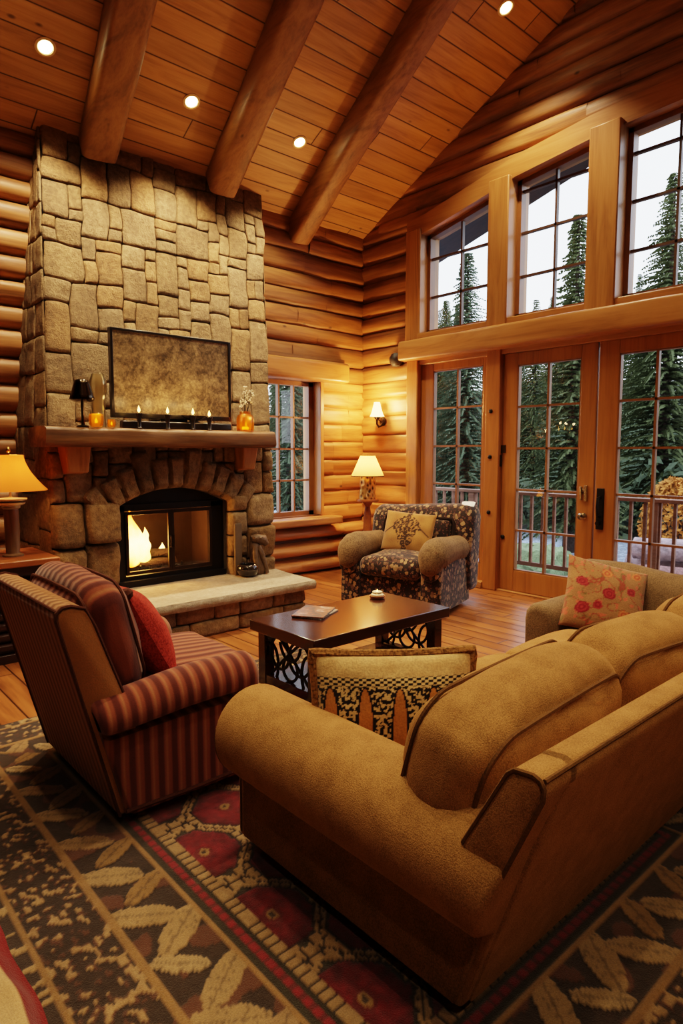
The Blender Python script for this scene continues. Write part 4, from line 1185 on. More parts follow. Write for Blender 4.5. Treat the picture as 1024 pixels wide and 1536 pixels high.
for x in (-.36, .36):
    for y in (-.33, .3):
        l = MB(); l.lathe([(.02, 0), (.03, .055)], c=(x, y, 0), n=10, caps=True); l.build('leg', M['darkwood'], FC)
def cf_urn(u, v, sg):
    base = mix(srgb(176, 128, 72), srgb(140, 96, 52), .5+.6*nz(u*6, v*6, 1))
    a, b = abs(u-.5), v
    stem = a < .035+.02*nz(u*20, v*20, 3)
    r = .30*math.exp(-((b-.62)/.26)**2)+.05*math.exp(-((b-.1)/.1)**2)+.1*math.exp(-((b-.25)/.12)**2)
    if a < r and (nz(u*24, v*18, 5) > -.08 or stem): return srgb(58, 38, 24) if nz(u*40, v*40, 8) > -.25 else srgb(150, 108, 64)
    if abs(b-(.7-1.1*(a-.2)**1.0)) < .018 and a < .45 and b < .75: return srgb(64, 42, 26)
    return base
M['urn'] = fabric('tapestry pillow', (1, 1, 1), (.75, .75, .75), attr=True, bump=.35)
pl = Matrix.Translation((4.51, 4.10, .03)) @ Matrix.Rotation(R(-73), 4, 'Z') @ TRS((-.02, .02, .655), 0, R(-17), R(3))
pillow('throw_pillow', M['urn'], .52, .39, .13, pl, 'tan tapestry pillow with a dark leafy urn motif on the floral armchair', cf_=cf_urn, n=56, pinch=.03)
CL = MB()
CL.grid(lambda u, v: (-.065+.13*u, (-.05+.1*v), .006*math.sin(3*u)+.004*nz(u*3, v*3, 2)-.06*smoothstep(.6, 1, v)*v), 12, 12)
CL.grid(lambda u, v: (-.065+.13*(1-u), (-.05+.1*v), -.008+.006*math.sin(3*(1-u))+.004*nz(u*3, v*3, 2)-.06*smoothstep(.6, 1, v)*v), 12, 12)
o = CL.build('folded_cloth', plain('white cloth', srgb(225, 228, 232), .8)); o.matrix_world = Matrix.Translation((4.51, 4.10, .03)) @ Matrix.Rotation(R(-73), 4, 'Z') @ TRS((.45, .37, .935), 0, R(38))
tag(o, 'small white cloth folded over the back corner of the floral armchair', 'cloth')

# ------------------------------------------------------------------ coffee table
CT = thing('coffee_table', 'dark brown coffee table with scrolled iron end panels before the hearth', 'coffee table', (2.755, 2.98, 0))
hx, hy = .585, .315
c = MB(); c.box(-hx, -hy, .352, hx, hy, .42); c.build('tabletop', M['darkwood'], CT, bevel=.006)
c = MB()
for (x, y) in ((-1, -1), (-1, 1), (1, -1), (1, 1)):
    l = MB(); X0, Y0 = x*(hx-.075), y*(hy-.07); l.box(X0-.036, Y0-.036, 0.0, X0+.036, Y0+.036, .352); l.build('leg', M['darkwood'], CT, bevel=.004)
c = MB(); c.box(-hx+.11, -hy+.045, .04, hx-.11, hy-.045, .07); c.box(-hx+.045, -hy+.1, .02, -hx+.105, hy-.1, .085); c.box(hx-.105, -hy+.1, .02, hx-.045, hy-.1, .085); c.build('lower_shelf', M['darkwood'], CT, bevel=.004)
for sx in (-1, 1):
    p = MB(); X0 = sx*(hx-.075)
    def sp(y, z): return (X0, y, z)
    for (cy, cz, ra, rb, a0, a1) in ((-.09, .24, .1, .1, 0, 360), (.1, .24, .09, .1, 0, 360), (0, .16, .07, .07, 0, 360), (-.18, .16, .07, .12, -80, 100), (.19, .16, .07, .12, 80, 260), (0, .33, .1, .12, 190, 350)):
        p.tube([sp(cy+ra*math.cos(R(lerp(a0, a1, k/24))), cz+rb*math.sin(R(lerp(a0, a1, k/24)))) for k in range(25)], .0095, 7)
    p.tube([sp(-.2, .08), sp(-.06, .2), sp(.06, .3), sp(.12, .35)], .0095, 7); p.tube([sp(.2, .08), sp(.07, .2), sp(-.05, .3), sp(-.12, .35)], .0095, 7)
    p.build('scroll_panel', M['iron'], CT)
# magazines: a loose stack of two
def cover(name, cols):
    T = NT(name); v = T.coord()
    n = T.noise(v, 13, 4, .7); n2 = T.noise(v, 60, 2)
    c = T.ramp(T.math('ADD', T.math('MULTIPLY', n, .7), T.math('MULTIPLY', n2, .3)), [(.3, cols[0]), (.45, cols[1]), (.55, cols[2]), (.7, cols[3])])
    T.principled(c, .3); return T.m
M['paper'] = plain('paper edge', srgb(205, 196, 180), .7)
for (nm, loc, rz, w, h, cols, lab) in (
    ('magazine', (2.555, 3.12, .421), 24, .27, .2, (srgb(20, 22, 28), srgb(60, 60, 62), srgb(120, 116, 110), srgb(190, 186, 176)), 'lower magazine of the pair lying on the coffee table, dark grey cover'),
    ('magazine', (2.55, 3.13, .4295), 33, .28, .205, (srgb(24, 28, 36), srgb(84, 80, 80), srgb(140, 84, 56), srgb(200, 204, 208)), 'top magazine of the pair on the coffee table, grey and rust landscape cover')):
    r = thing(nm, lab, 'magazine', loc, R(rz), 'magazines on the coffee table')
    b = MB(); b.box(-w/2+.003, -h/2+.002, .0012, w/2-.002, h/2-.002, .0065); b.build('pages', M['paper'], r)
    b = MB(); b.box(-w/2, -h/2, .0065, w/2, h/2, .0078); b.box(-w/2, -h/2, 0, w/2, h/2, .0012); b.box(-w/2, -h/2, 0, -w/2+.0015, h/2, .0078); b.build('cover', cover(lab, cols), r)
BC = thing('candle_dish', 'small lit candle in a wooden dish on the far side of the coffee table', 'candle', (3.16, 3.17, .42))
c = MB(); c.lathe([(0, 0), (.045, 0), (.055, .012), (.056, .022), (.05, .022), (.046, .014), (0, .01)], n=24); c.build('dish', M['cabtop'], BC)
c = MB(); c.lathe([(0, .011), (.042, .011), (.044, .03), (.036, .036), (0, .034)], n=20); c.build('wax', M['wax'], BC)
c = MB()
for k in range(9):
    a = k*2*PI/9; c.lathe([(.001, -.01), (.012, -.004), (.012, .005), (.001, .011)], c=(.024*math.cos(a), .024*math.sin(a), .044), n=8)
c.build('pebble', M['petal'], BC)
c = MB(); c.lathe(flame_pts(.03, .008), c=(0, 0, .036), n=10); c.build('flame', M['cflame'], BC)

# ------------------------------------------------------------------ corner lamp, sconce, speaker
PD = thing('pedestal_table', 'slim turned wooden pedestal table behind the floral armchair', 'side table', (5.33, 5.52, 0))
c = MB(); c.lathe([(0, .86), (.13, .86), (.135, .875), (.13, .89), (0, .89)], n=28); c.build('top', M['cabtop'], PD)
c = MB(); c.lathe([(.15, 0), (.15, .03), (.06, .06), (.035, .12), (.04, .3), (.055, .5), (.045, .7), (.03, .8), (.07, .86)], n=20, caps=True); c.build('pedestal', M['cabtop'], PD)
LB = thing('table_lamp', 'lamp with a pleated cream shade and carved bronze base in the room corner', 'lamp', (5.33, 5.52, .89))
def carvedbase():
    T = NT('carved bronze'); v = T.coord((1, 1, .7)); n = T.n('TexVoronoi', Vector=v, Scale=26.0).outputs['Distance']
    c = T.ramp(n, [(.1, srgb(28, 20, 14)), (.3, srgb(120, 84, 44)), (.55, srgb(214, 168, 100))])
    T.principled(c, .3, T.bump(n, 1.0, .02), Metallic=.6); return T.m
M['carved'] = carvedbase()
c = MB()
def cb(u, v):
    a = 2*PI*u; r = .105*(1+.1*nz(math.cos(a)*4, math.sin(a)*4, v*5))*(1-.12*v); return (r*math.cos(a)*1.05, r*math.sin(a)*.8, .0+.27*v)
c.grid(cb, 48, 24); c.lathe([(.09, .27), (.02, .275), (.008, .29), (.007, .36)], n=20); c.build('base', M['carved'], LB)
M['shade2'] = shade_mat('cream shade', srgb(225, 170, 100), srgb(255, 190, 100), .7, .275, .52)
c = MB(); c.grid(lambda u, v: ((lerp(.195, .085, v)*(1+.008*math.cos(64*2*PI*u)))*math.cos(2*PI*u), (lerp(.195, .085, v)*(1+.008*math.cos(64*2*PI*u)))*math.sin(2*PI*u), .275+.245*v), 192, 8); sh = c.build('lamp_shade', M['shade2'], LB)
c = MB(); c.lathe([(.086, .512), (.088, .516), (.088, .524), (.084, .524)], n=40); c.build('trim_ring', M['darkband'], sh); c = MB(); c.lathe([(.196, .272), (.198, .275), (.197, .281), (.193, .281)], n=40); c.build('trim_ring', M['darkband'], sh)
c = MB(); c.lathe([(0, .33), (.016, .33), (.03, .38), (.026, .42), (0, .435)], n=16); c.build('bulb', emit('lamp bulb b', srgb(255, 196, 120), 6), LB)
c = MB(); c.tube([(0, 0, .27), (0, 0, .53)], .004, 6); c.tube([(-.085, 0, .518), (.085, 0, .518)], .003, 5); c.build('harp', M['brass'], LB)
SN = thing('wall_sconce', 'bronze wall sconce with a glowing bell shade on the log wall corner', 'wall lamp', (5.67, 5.6, 1.84))
c = MB(); c.lathe([(0, 0), (.055, .002), (.05, .015), (.02, .022), (0, .024)], n=20); c.build('backplate', M['bronze'], SN, M=Matrix.Translation((0, 0, -.02)) @ Matrix.Rotation(-PI/2, 4, 'Y'))
c = MB(); c.tube([(-.01, 0, -.02), (-.04, 0, -.07), (-.08, 0, -.085), (-.11, 0, -.05), (-.11, 0, 0.0), (-.11, 0, .03)], [.012, .014, .014, .012, .014, .022], 10); c.lathe([(.012, .0), (.03, .015), (.038, .03), (.03, .034)], c=(-.11, 0, 0), n=16); c.tube([(-.03, .0, -.03), (-.06, .02, .0), (-.07, .0, .03), (-.05, -.01, .02)], .007, 6); c.build('arm', M['bronze'], SN)
M['shade3'] = emit('sconce glass', srgb(255, 196, 110), 7)
c = MB()
def bell(u, v):
    a = 2*PI*u; r = lerp(.085, .035, v**.7)*(1+.07*math.cos(9*a)*(1-v)); return (-.11+r*math.cos(a), r*math.sin(a), .04+.17*v)
c.grid(bell, 54, 10); c.build('bell_shade', M['shade3'], SN)
SP = thing('speaker', 'small round dark speaker on the log wall at the beam end', 'speaker', (5.64, 5.36, 2.54))
c = MB(); c.lathe([(0, -.085), (.05, -.075), (.08, -.035), (.085, .02), (.06, .065), (0, .085)], n=24); c.build('body', plain('dark speaker', srgb(34, 30, 26), .5, bump=(60, .4, .005)), SP)
c = MB(); c.tube([(.06, 0, -.02), (-.02, 0, -.02)], .015, 8); c.build('bracket', M['iron'], SP)

# ------------------------------------------------------------------ rug, coloured by its own pattern
RX0, RX1, RY0, RY1 = .42, 3.0, .35, 3.65
DK = srgb(44, 32, 24); DK2 = srgb(62, 46, 34); TAN = srgb(138, 102, 64); CRM = srgb(168, 138, 96); GOLD = srgb(140, 106, 62); RED = srgb(128, 30, 36); RUST = srgb(110, 64, 44); GRN = srgb(58, 54, 38)
def rug_col(x, y):
    ex = min(x-RX0, RX1-x); ey = min(y-RY0, RY1-y)
    e = min(ex, ey); s = y if ex < ey else x
    w = .5+.5*nz(x*60, y*60, 1)
    f1 = nz(x*9, y*9, 4)
    if e < .052:
        return (mix(CRM, GOLD, w), 1) if nz(s*34, e*12, 6) > .18 else (mix(DK, DK2, w), 0)
    if e < .072: return mix(TAN, GOLD, w), 1
    if e < .265:
        q = nz(s*34+e*24, e*34-s*16, 3)+.45*nz(s*12, e*22, 8)
        if q > .22: return mix(CRM, TAN, w), .9
        if q > .1: return mix(RUST, DK2, .4+.4*w), .4
        return mix(DK, DK2, w*.8), 0
    if e < .29: return mix(TAN, GOLD, w), 1
    if e < .5:
        t = (e-.395); per = .125
        k = math.floor(s/per)
        best = (mix(DK, DK2, w), 0)
        for kk in (k-1, k, k+1, k+2):
            h = math.sin(kk*12.9898)*43758.5453; h -= math.floor(h)
            cx = (kk+.5)*per; ang = R(32 if kk % 2 else -38)+.2*(h-.5)
            dx, dt = s-cx, t-(.035 if kk % 2 else -.03)
            a = dx*math.sin(ang)+dt*math.cos(ang); b = dx*math.cos(ang)-dt*math.sin(ang)
            el = (a/(.08+.035*h))**2+(b/(.028+.022*h))**2+.25*nz(x*22, y*22, kk)
            if el < 1:
                vein = abs(b) < .004 or nz(a*50, b*160, kk) > .35
                c = [CRM, GOLD, mix(CRM, TAN, .5), mix(CRM, GOLD, .4)][int(h*4) % 4]
                best = (mix(c, DK2, .55 if vein else .12*w), 1)
                break
            elif el < 1.35: best = (DK, 0)
        else:
            if f1 > .15: best = (mix(RUST, DK2, .5), .4)
        return best
    if e < .517: return mix(TAN, GOLD, w), 1
    if e < .54: return mix(GRN, DK, w), .2
    if e < .562: return (RED, .6) if math.sin(s*150) > -.5 else (mix(RED, DK, .6), .4)
    if e < .58: return mix(GRN, DK, w), .1
    if e < .628:
        return (mix(CRM, TAN, w), 1) if ((s/.036) % 1) > .2 else (DK, 0)
    # field: red octagons in a lattice of cream blocks
    px, py = .43, .42
    x -= .23; y -= .29
    bx = None; bd = 9; sd = 9
    i0 = math.floor(y/(py/2))
    for j in range(i0-1, i0+3):
        off = px/2 if j % 2 else 0
        i = round((x-off)/px)
        for ii in (i-1, i, i+1):
            dx, dy = x-(ii*px+off), y-j*py/2
            d = max(abs(dx)*1.0, abs(dy)*.86, (abs(dx)+abs(dy)*.9)*.74)
            if d < bd: sd = bd; bd = d; bx = (dx, dy)
            elif d < sd: sd = d
    bd2 = bd+.006*nz(x*30, y*30, 2)
    if bd2 < .02: return (GOLD, 1) if bd2 > .009 else (DK2, .3)
    if bd2 < .034: return mix(DK, RED, .5), .3
    if bd2 < .122:
        return (mix(RED, srgb(70, 16, 20), max(0, min(1, w*.8+.5*nz(x*26, y*26, 4)+.35*smoothstep(.05, .12, bd2)))), .7)
    if bd2 < .132: return DK, 0
    if sd-bd < .06:
        a = math.atan2(bx[1], bx[0])
        return (mix(CRM, TAN, w), 1) if ((a*4.1) % 1) > .16 and sd-bd > .006 else (DK, 0)
    return mix(DK, GRN, w), 0
st_ = .0085; nx = int((RX1-RX0)/st_); ny = int((RY1-RY0)/st_)
mb = MB(); vs = []; cs = []
for i in range(nx+1):
    x = lerp(RX0, RX1, i/nx)
    for j in range(ny+1):
        y = lerp(RY0, RY1, j/ny)
        c, h = rug_col(min(max(x, RX0+1e-4), RX1-1e-4), min(max(y, RY0+1e-4), RY1-1e-4))
        vs.append((x, y, .010+.004*h+.0015*nz(x*140, y*140, 0))); cs.append(c)
mb.add(vs, [(i*(ny+1)+j, (i+1)*(ny+1)+j, (i+1)*(ny+1)+j+1, i*(ny+1)+j+1) for i in range(nx) for j in range(ny)], cs)
mb.col = DK; mb.box(RX0, RY0, .001, RX1, RY1, .009)
def rug_mat():
    T = NT('rug wool'); v = T.coord()
    n = T.noise(v, 240, 3, .7); n2 = T.noise(v, 14, 3)
    c = T.mixc(1.0, T.attr(), T.ramp(T.math('ADD', T.math('MULTIPLY', n, .7), T.math('MULTIPLY', n2, .3)), [(.3, .55), (.7, 1.25)]), 'MULTIPLY')
    T.principled(c, .95, T.bump(n, .8, .006), Specular_IOR_Level=.1, Sheen_Weight=.2); return T.m
o = mb.build('area_rug', rug_mat(), angle=120); tag(o, 'large dark rug with red medallions, cream lattice and leafy borders under the seating', 'rug')
# cream throw with a red border at the rug's left edge
mb = MB()
def thr(u, v):
    x = lerp(.0, .44, u); y = lerp(.9, 2.2, v)
    e = min(u, 1-u, v, 1-v)
    z = .018+.05*smoothstep(0, .14, e)*(.7+.5*nz(x*6, y*4, 2))+.01*nz(x*14, y*11, 3)*smoothstep(0, .1, e)
    return (x+.012*nz(y*5, 0, 2), y+.012*nz(x*5, 0, 8), z)
def thc(u, v):
    d = min((1-u)*.44, u*.44, v*1.3, (1-v)*1.3)
    return srgb(112, 22, 22) if d < .045 else mix(srgb(206, 172, 120), srgb(180, 142, 94), .5+.5*nz(u*6, v*12, 1))
mb.grid(thr, 60, 120, thc); mb.col = srgb(112, 22, 22)
mb.grid(lambda u, v: (thr(1-u, v)[0], thr(1-u, v)[1], .006), 40, 80)
M['throw'] = fabric('throw wool', (1, 1, 1), (.75, .75, .75), attr=True, bump=.6)
o = mb.build('throw_blanket', M['throw'], angle=80); tag(o, 'cream blanket with a dark red border lying on the floor at the rug edge', 'blanket')

# ------------------------------------------------------------------ recessed ceiling lights
M['canlens'] = emit('lamp lens', srgb(255, 214, 150), 40)
M['canring'] = plain('light ring', srgb(215, 180, 130), .4)
CN = None
spots = [((1.728, 5.242), 'left end of the row over the chimney', 1), ((2.916, 5.217), 'middle of the row over the chimney', 1), ((4.074, 5.194), 'row over the chimney, nearest the windows', 1), ((5.05, 3.52), 'high on the slope above the window gable', 1)]
for (x, y) in ((1.3, 3.4), (2.6, 3.1), (3.9, 2.6), (2.1, 1.9), (3.3, 1.5+.3), (.4, 2.6), (.6, .4), (2.4, -.6), (4.2, .3), (-.6, -1.4), (1.2, -2.0)): spots.append(((x, y), None, .6))  # downlights added out of view as fill light
def lamp(name, typ, loc, energy, color, size=.03, **k):
    l = bpy.data.lights.new(name, typ); l.energy = energy; l.color = color
    if typ in ('POINT', 'SPOT'): l.shadow_soft_size = size
    for a, b in k.items(): setattr(l, a, b)
    o = bpy.data.objects.new(name, l); COL.objects.link(o); o.location = loc; return o
WARM = (1.0, .75, .46)
for k, ((x, y), lab, pw) in enumerate(spots):
    z = ceil_z(y)
    if lab is None: lab = 'added recessed downlight, out of view, giving fill light'
    else: lab = 'small bright recessed ceiling downlight, ' + lab
    if CN is None:
        CN = thing('recessed_light', lab, 'ceiling light', (x, y, z), 0, 'recessed ceiling lights')
        CN.rotation_euler = (-math.atan(SL), 0, 0)
        c = MB(); c.lathe([(.075, .0), (.075, -.006), (.058, -.01), (.05, -.004), (.05, 0)], n=28); c.build('trim_ring', M['canring'], CN)
        c = MB(); c.lathe([(0, -.006), (.05, -.005)], n=24); c.build('lens', M['canlens'], CN)
    else:
        d = dup(CN, (x, y, z), label=lab)
    lamp('downlight', 'SPOT', (x, y, z-.03), (250 if pw == 1 else (112 if y > 1 else 85)), WARM, .05, spot_size=R(105), spot_blend=.8)
LA_l = lamp('lamp_light', 'POINT', (1.27, 4.95, .71+.6), 24, (1, .46, .14), .04)
lamp('lamp_light', 'POINT', (5.33, 5.52, .89+.4), 56, (1, .48, .15), .04)
lamp('sconce_light', 'POINT', (5.45, 5.6, 2.03), 54, (1, .48, .15), .05)
lamp('fire_light', 'POINT', (2.38, 5.42, .66), 60, (1, .45, .12), .09)
for x in (2.22, 2.465, 2.695, 2.85, 1.885, 3.25): lamp('candle_light', 'POINT', (x, 4.88, 1.86 if 2 < x < 3 else 1.75), .7, (1, .55, .2), .02)

# ------------------------------------------------------------------ outside: deck, ground, logs, trees
GZ = -.55
mb = MB(); mb.box(XR+.25, -4, -.16, 7.2, 8.2, -.06); struct(mb, 'deck', wood('deck boards', srgb(58, 46, 40), srgb(88, 74, 66), srgb(112, 98, 90), axis='Y', planks=(.13, 3, 'X')))
def ground_mat():
    T = NT('frosted ground'); v = T.coord()
    n = T.noise(v, 9, 6, .75); n2 = T.noise(v, .7, 3); n3 = T.noise(v, 40, 3, .8)
    f = T.math('ADD', T.math('MULTIPLY', n, .5), T.math('ADD', T.math('MULTIPLY', n2, .25), T.math('MULTIPLY', n3, .3)))
    c = T.ramp(f, [(.36, srgb(66, 66, 66)), (.5, srgb(128, 138, 152)), (.62, srgb(196, 208, 226))])
    T.principled(c, .9, T.bump(n, .6, .05)); return T.m
mb = MB()
def gr(u, v):
    x = lerp(5.9, 60, u**1.6); y = lerp(-25, 60, v)
    r = max(0, x-17); z = GZ-.02+.05*nz(x*.6, y*.6, 1)+min(9, r*.27)*(.85+.25*nz(x*.1, y*.1, 4)) if True else 0
    return (x, y, z)
mb.grid(gr, 60, 80)
def forest_ground():
    T = NT('forest floor'); v = T.coord(); x = T.sep(v)[0]
    n = T.noise(v, 9, 6, .75); n3 = T.noise(v, 40, 3, .8); n2 = T.noise(v, .6, 3)
    f = T.math('ADD', T.math('MULTIPLY', n, .55), T.math('MULTIPLY', n3, .45))
    frost = T.ramp(f, [(.38, srgb(64, 66, 70)), (.5, srgb(134, 146, 164)), (.62, srgb(206, 218, 236))])
    moss = T.ramp(f, [(.35, srgb(24, 26, 18)), (.6, srgb(54, 54, 36))])
    k = T.ramp(T.math('ADD', x, T.math('MULTIPLY', n2, 4.0)), [(0, 0), (1, 1)])
    kk = T.math('MULTIPLY', T.math('SUBTRACT', T.math('ADD', x, T.math('MULTIPLY', n2, 5.0)), 15.0), .5)
    kk = T.n('Clamp', Value=kk).outputs[0]
    T.principled(T.mixc(kk, frost, moss), .9, T.bump(n, .6, .05)); return T.m
GROUND = struct(mb, 'ground', forest_ground())
RL = thing('deck_railing', 'reddish brown deck railing with slim upright balusters outside the glass doors', 'railing', (7.1, 3.5, -.06))
M['rail'] = wood('rail wood', srgb(92, 60, 44), srgb(132, 90, 68), srgb(150, 106, 82), axis='Y', rough=.6)
c = MB(); c.box(-.06, -5.5, .97, .06, 4.6, 1.01); c.build('top_rail', M['rail'], RL, bevel=.006)
c = MB(); c.box(-.02, -5.5, .08, .02, 4.6, .13); c.build('bottom_rail', M['rail'], RL)
first = None
for k in range(64):
    y = -5.3+.155*k
    if first is None:
        c = MB(); c.box(-.016, -.016, .13, .016, .016, .97); first = c.build('baluster', M['rail'], RL); first.location = (0, y, 0)
    else:
        b = first.copy(); COL.objects.link(b); b.location = (0, y, 0)
for y in (-5.4, -3.0, -.6, 1.8, 4.5):
    c = MB(); c.box(-.045, y-.045, 0, .045, y+.045, .97); c.build('post', M['rail'], RL, bevel=.004)
# felled logs on the ground
bark = plain('pink bark', srgb(120, 84, 78), .9, bump=(14, .8, .04), var=.5)
frostb = plain('frosted bark', srgb(150, 128, 128), .9, bump=(14, .8, .04), var=.45)
for (a, b, r, m, lab) in (((9.2, 4.3, GZ+.2), (9.9, .6, GZ+.2), .2, bark, 'front log of the felled logs lying on the frosty ground past the deck'),
                     ((9.85, 4.4, GZ+.24), (10.55, .6, GZ+.24), .24, frostb, 'rear log of the felled logs lying on the frosty ground past the deck'),
                     ((9.6, 4.2, GZ+.58), (10.2, .7, GZ+.58), .17, frostb, 'top log resting across the two felled logs past the deck')):
    l = MB(); A, B = Vector(a), Vector(b)
    l.tube([A+(B-A)*(k/20)+Vector((.03*nz(k*.3, r*9, 1), 0, .02*nz(k*.4, r*5, 2))) for k in range(21)], [r*(1+.1*nz(k*.7, r*20, 3)) for k in range(21)], 16)
    tag(l.build('felled_log', m), lab, 'log', 'felled logs outside')
mb = MB(); mb.rbox((0, 0, .3), (1.1, 1.4, .8), .35, 6, wob=.12)
o = mb.build('boulder', plain('mossy rock', srgb(108, 122, 84), .9, bump=(9, .8, .05), var=.4)); o.location = (9.4, 5.75, GZ-.1); o.scale = (.75, .75, .8); tag(o, 'pale green mossy boulder on the ground beyond the deck', 'boulder')
# conifers
def leafmat(name, c):
    T = NT(name); n = T.noise(T.coord(), 1.4, 3); n2 = T.noise(T.coord(), 20, 2)
    col = T.ramp(T.math('ADD', T.math('MULTIPLY', n, .6), T.math('MULTIPLY', n2, .4)), [(.3, tuple(x*.5 for x in c)), (.7, tuple(x*1.5 for x in c))])
    T.principled(col, .8, Specular_IOR_Level=.2); return T.m
M['fir'] = leafmat('fir needles', srgb(66, 72, 44)); M['fir2'] = leafmat('blue fir needles', srgb(64, 74, 54)); M['autumn'] = leafmat('autumn leaves', srgb(168, 106, 44))
M['bark'] = plain('tree bark', srgb(60, 46, 38), .95, bump=(20, .8, .03))
def conifer_mesh(h, rbase, seed, dens=1.0):
    rr = random.Random(seed); tr = MB(); fo = MB()
    tr.tube([(0, 0, 0), (.02, .01, h*.5), (0, 0, h*.98)], [h*.02, h*.012, .01], 8)
    z = h*.08; vs = []; fs = []
    while z < h*.985:
        t = z/h; rad = rbase*(1-t)**.85*rr.uniform(.75, 1.15)+.05
        nb = max(6, int((12 if t < .7 else 8)*dens))
        a0 = rr.uniform(0, 6)
        for k in range(nb):
            a = a0+2*PI*k/nb+rr.uniform(-.25, .25); L = rad*rr.uniform(.7, 1.12); dr = rr.uniform(.15, .45)
            ca, sa = math.cos(a), math.sin(a)
            nseg = max(5, int(L/.052))
            for s in range(nseg):
                q = (s+.6)/nseg; x, y, zz = L*q*ca, L*q*sa, z+.12*L*q-dr*L*q*q
                wl = (.07+.14*L*(1-q)*.6)*rr.uniform(.7, 1.2)
                for sd in (-1, 1):
                    th = a+sd*rr.uniform(.5, 1.0); ex, ey = math.cos(th)*wl, math.sin(th)*wl
                    nx_, ny_ = -math.sin(th)*wl*.2, math.cos(th)*wl*.2
                    b = len(vs); dz = -wl*rr.uniform(.1, .5)
                    vs += [(x, y, zz), (x+ex*.5+nx_, y+ey*.5+ny_, zz+dz*.4+.02), (x+ex, y+ey, zz+dz), (x+ex*.5-nx_, y+ey*.5-ny_, zz+dz*.4-.02)]
                    fs.append((b, b+1, b+2, b+3))
        z += h*.0115*(1.35-t*.6)/max(.6, dens)
    fo.add(vs, fs); return tr, fo
def tree_proto(h, r, seed, mat, label, loc, name='conifer'):
    t = thing(name, label, 'tree', loc, 0, 'conifers beyond the deck')
    a, b = conifer_mesh(h, r, seed); a.build('trunk', M['bark'], t); b.build('foliage', mat, t, smooth=False); return t
def gz_at(x, y):
    r = max(0, x-17); return GZ-.05+min(9, r*.27)*(.85+.25*nz(x*.1, y*.1, 4))
DENSE = 'dense dark green conifer in the forest beyond the deck railing'
protos = [tree_proto(6.75, 1.2, 1, M['fir'], 'pointed dark fir standing alone against the sky in the middle upper window', (12, 6.57, GZ-.05)),
          tree_proto(8.7, 2.0, 2, M['fir'], 'broad spruce filling the upper window at the photo edge', (16.2, 6.5, GZ-.05)),
          tree_proto(7.3, 1.4, 3, M['fir2'], 'bushy blue green fir in the left upper window', (13.8, 10.6, GZ-.05))]
rr = random.Random(77)
HT, RD = (6.75, 8.7, 7.3), (1.65, 2.5, 1.9)
placed = [(12, 6.57, 1.65), (16.2, 6.5, 2.5), (13.8, 10.6, 1.9), (11.6, 4.3, .8)]
def plant(x, y, k, h, w, label):
    sc = h/HT[k]; r = RD[k]*sc*w
    if any(abs(x-a) < r+b and abs(y-c) < r+b for a, c, b in placed): return False
    placed.append((x, y, r)); dup(protos[k], (x, y, gz_at(x, y)), rr.uniform(0, 6), label, (sc*w, sc*w, sc)); return True
WOODS = 'dark conifer standing in the woods behind the fireplace wall window'
for (x, y, k, h, w) in ((8.3, 11.0, 2, 5.5, .9), (10.6, 13.6, 1, 7, .8), (6.2, 12.4, 0, 7, .9), (3.4, 13, 2, 7, .9), (5.4, 16, 1, 8, .8), (8.4, 15.4, 0, 8, .95), (9.4, 18.6, 1, 8.5, .85), (2.4, 17.2, 0, 8, 1), (6.6, 9.6, 0, 3.6, 1.0)):
    plant(x, y, k, h, w, WOODS)
for (x0, y0, y1, dy, hm) in ((10.7, 8.6, 9.2, 3, 4.2), (13.4, 4.0, 4.2, 3, 4.8), (14.6, 8.2, 8.3, 3, 4.5), (17.3, -3, 24, 1.0, 6.3), (21, -3, 28, 1.0, 7.2), (25, -3, 34, 1.1, 7.4), (29, -3, 40, 1.2, 7.6), (33, -3, 46, 1.3, 7.6)):
    y = y0
    while y < y1:
        k = rr.randrange(3)
        plant(x0+rr.uniform(-.4, .4), y, k, hm*rr.uniform(.82, 1.08), [1.0, .72, .86][k]*rr.uniform(.85, 1.1), DENSE)
        y += dy*.6
def bush(name, loc, r, h, mat, n, seed, label):
    rr = random.Random(seed); vs = []; fs = []
    for k in range(n):
        a = rr.uniform(0, 2*PI); q = rr.random()**.5; zz = rr.random()
        rad = r*math.sqrt(max(0, 1-(zz*2-.8)**2*.65))*(.55+.45*q); p = Vector((rad*math.cos(a), rad*math.sin(a), .05+h*zz))
        u = Vector((rr.uniform(-1, 1), rr.uniform(-1, 1), rr.uniform(-1, 1))).normalized()*.06; w = u.orthogonal().normalized()*.035
        b = len(vs); vs += [tuple(p-u), tuple(p+w), tuple(p+u), tuple(p-w)]; fs.append((b, b+1, b+2, b+3))
    t = thing(name, label, 'shrub', loc); st = MB()
    for k in range(7):
        a = k*.9; st.tube([(0, 0, 0), (.4*r*math.cos(a), .4*r*math.sin(a), h*.5), (.7*r*math.cos(a), .7*r*math.sin(a), h*.85)], [.03, .02, .008], 5)
    st.build('stem', M['bark'], t); MB().add(vs, fs).build('foliage', mat, t, smooth=False); return t
bush('autumn_shrub', (11.6, 4.35, GZ), .62, 1.5, M['autumn'], 2600, 4, 'round orange autumn shrub seen through the right glass door')
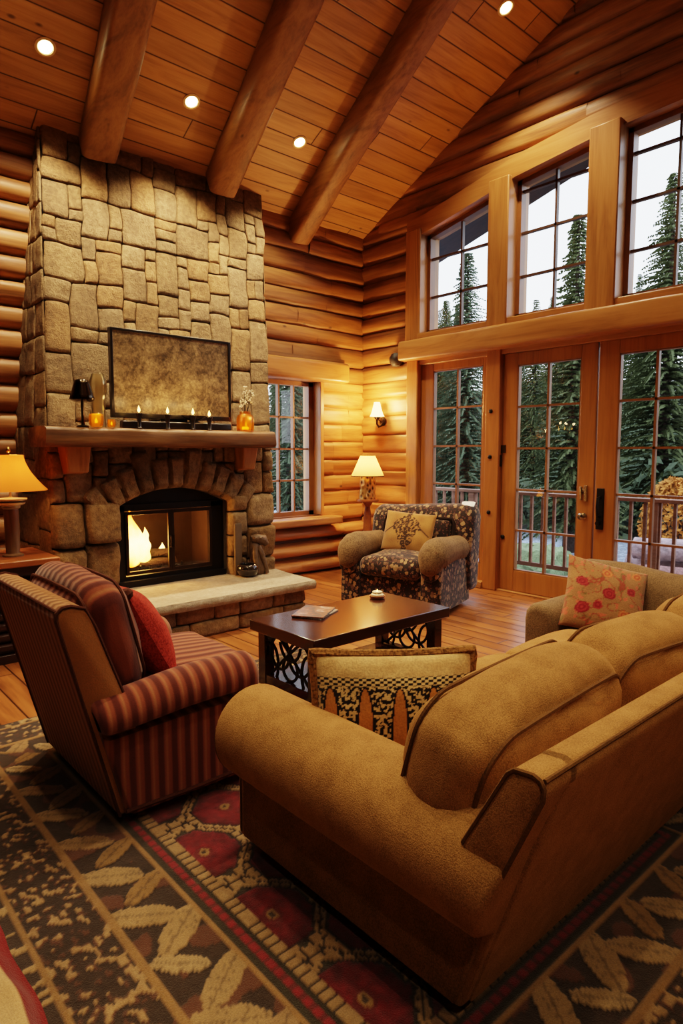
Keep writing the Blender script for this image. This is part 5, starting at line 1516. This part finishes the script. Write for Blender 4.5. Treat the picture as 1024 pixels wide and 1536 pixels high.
# low undergrowth closing the gaps between the trunks
rr = random.Random(5); vs = []; fs = []
for k in range(22000):
    x = rr.uniform(14.6, 26); y = rr.uniform(-4, 26); zt = gz_at(x, y)
    hh = (.5+1.3*max(0, nz(x*.5, y*.5, 3)+.35)+.1*(x-14))*rr.random()**.8
    p = Vector((x, y, zt+hh)); u = Vector((rr.uniform(-1, 1), rr.uniform(-1, 1), rr.uniform(-.6, 1))).normalized()*.2; w = u.orthogonal().normalized()*.09
    b = len(vs); vs += [tuple(p-u), tuple(p+w), tuple(p+u), tuple(p-w)]; fs.append((b, b+1, b+2, b+3))
o = MB().add(vs, fs).build('undergrowth', M['fir2'], GROUND, smooth=False)
o['kind'] = 'stuff'
# roof overhang outside the gable
mb = MB()
def ez(y): return 3.80+.275*(5.55-y)
mb.hexa([(5.97, 8, ez(8)), (6.5, 8, ez(8)), (6.5, 1.5, ez(1.5)), (5.97, 1.5, ez(1.5))], [(5.97, 8, ez(8)+.12), (6.5, 8, ez(8)+.3), (6.5, 1.5, ez(1.5)+.3), (5.97, 1.5, ez(1.5)+.12)])
mb.box(5.96, 7.6, -.06, 6.5, 7.75, 3.6) if False else None
struct(mb, 'roof_overhang', wood('soffit', srgb(34, 22, 16), srgb(52, 34, 24), srgb(62, 42, 30), axis='Y'))

# ------------------------------------------------------------------ sky, camera, colour
W = bpy.data.worlds.new('World'); SC.world = W; W.use_nodes = True
nt = W.node_tree; nt.nodes.clear()
out = nt.nodes.new('ShaderNodeOutputWorld'); bg = nt.nodes.new('ShaderNodeBackground')
tc = nt.nodes.new('ShaderNodeTexCoord'); sx = nt.nodes.new('ShaderNodeSeparateXYZ'); nt.links.new(tc.outputs['Generated'], sx.inputs[0])
rp_ = nt.nodes.new('ShaderNodeValToRGB'); rp_.color_ramp.elements[0].position = 0; rp_.color_ramp.elements[0].color = (.86, .93, 1.0, 1); rp_.color_ramp.elements[1].position = .8; rp_.color_ramp.elements[1].color = (.62, .74, .95, 1)
nt.links.new(sx.outputs[2], rp_.inputs[0]); nt.links.new(rp_.outputs[0], bg.inputs[0]); bg.inputs[1].default_value = 2.9
nt.links.new(bg.outputs[0], out.inputs[0])
cd = bpy.data.cameras.new('Camera'); cam = bpy.data.objects.new('Camera', cd); COL.objects.link(cam)
cd.sensor_fit = 'HORIZONTAL'; cd.sensor_width = 36; cd.lens = 964.2386/1024*36; cd.clip_start = .05
cam.location = (0, 0, 1.45); cam.rotation_euler = (R(90-5.3324), 0, R(-41.6723)); SC.camera = cam
SC.view_settings.view_transform = 'Filmic'; SC.view_settings.look = 'Medium High Contrast'; SC.view_settings.exposure = 0.76
SC.cycles.max_bounces = 8; SC.cycles.transparent_max_bounces = 12
try: SC.cycles.use_denoising = True
except Exception: pass
SC.cycles.sample_clamp_indirect = 6
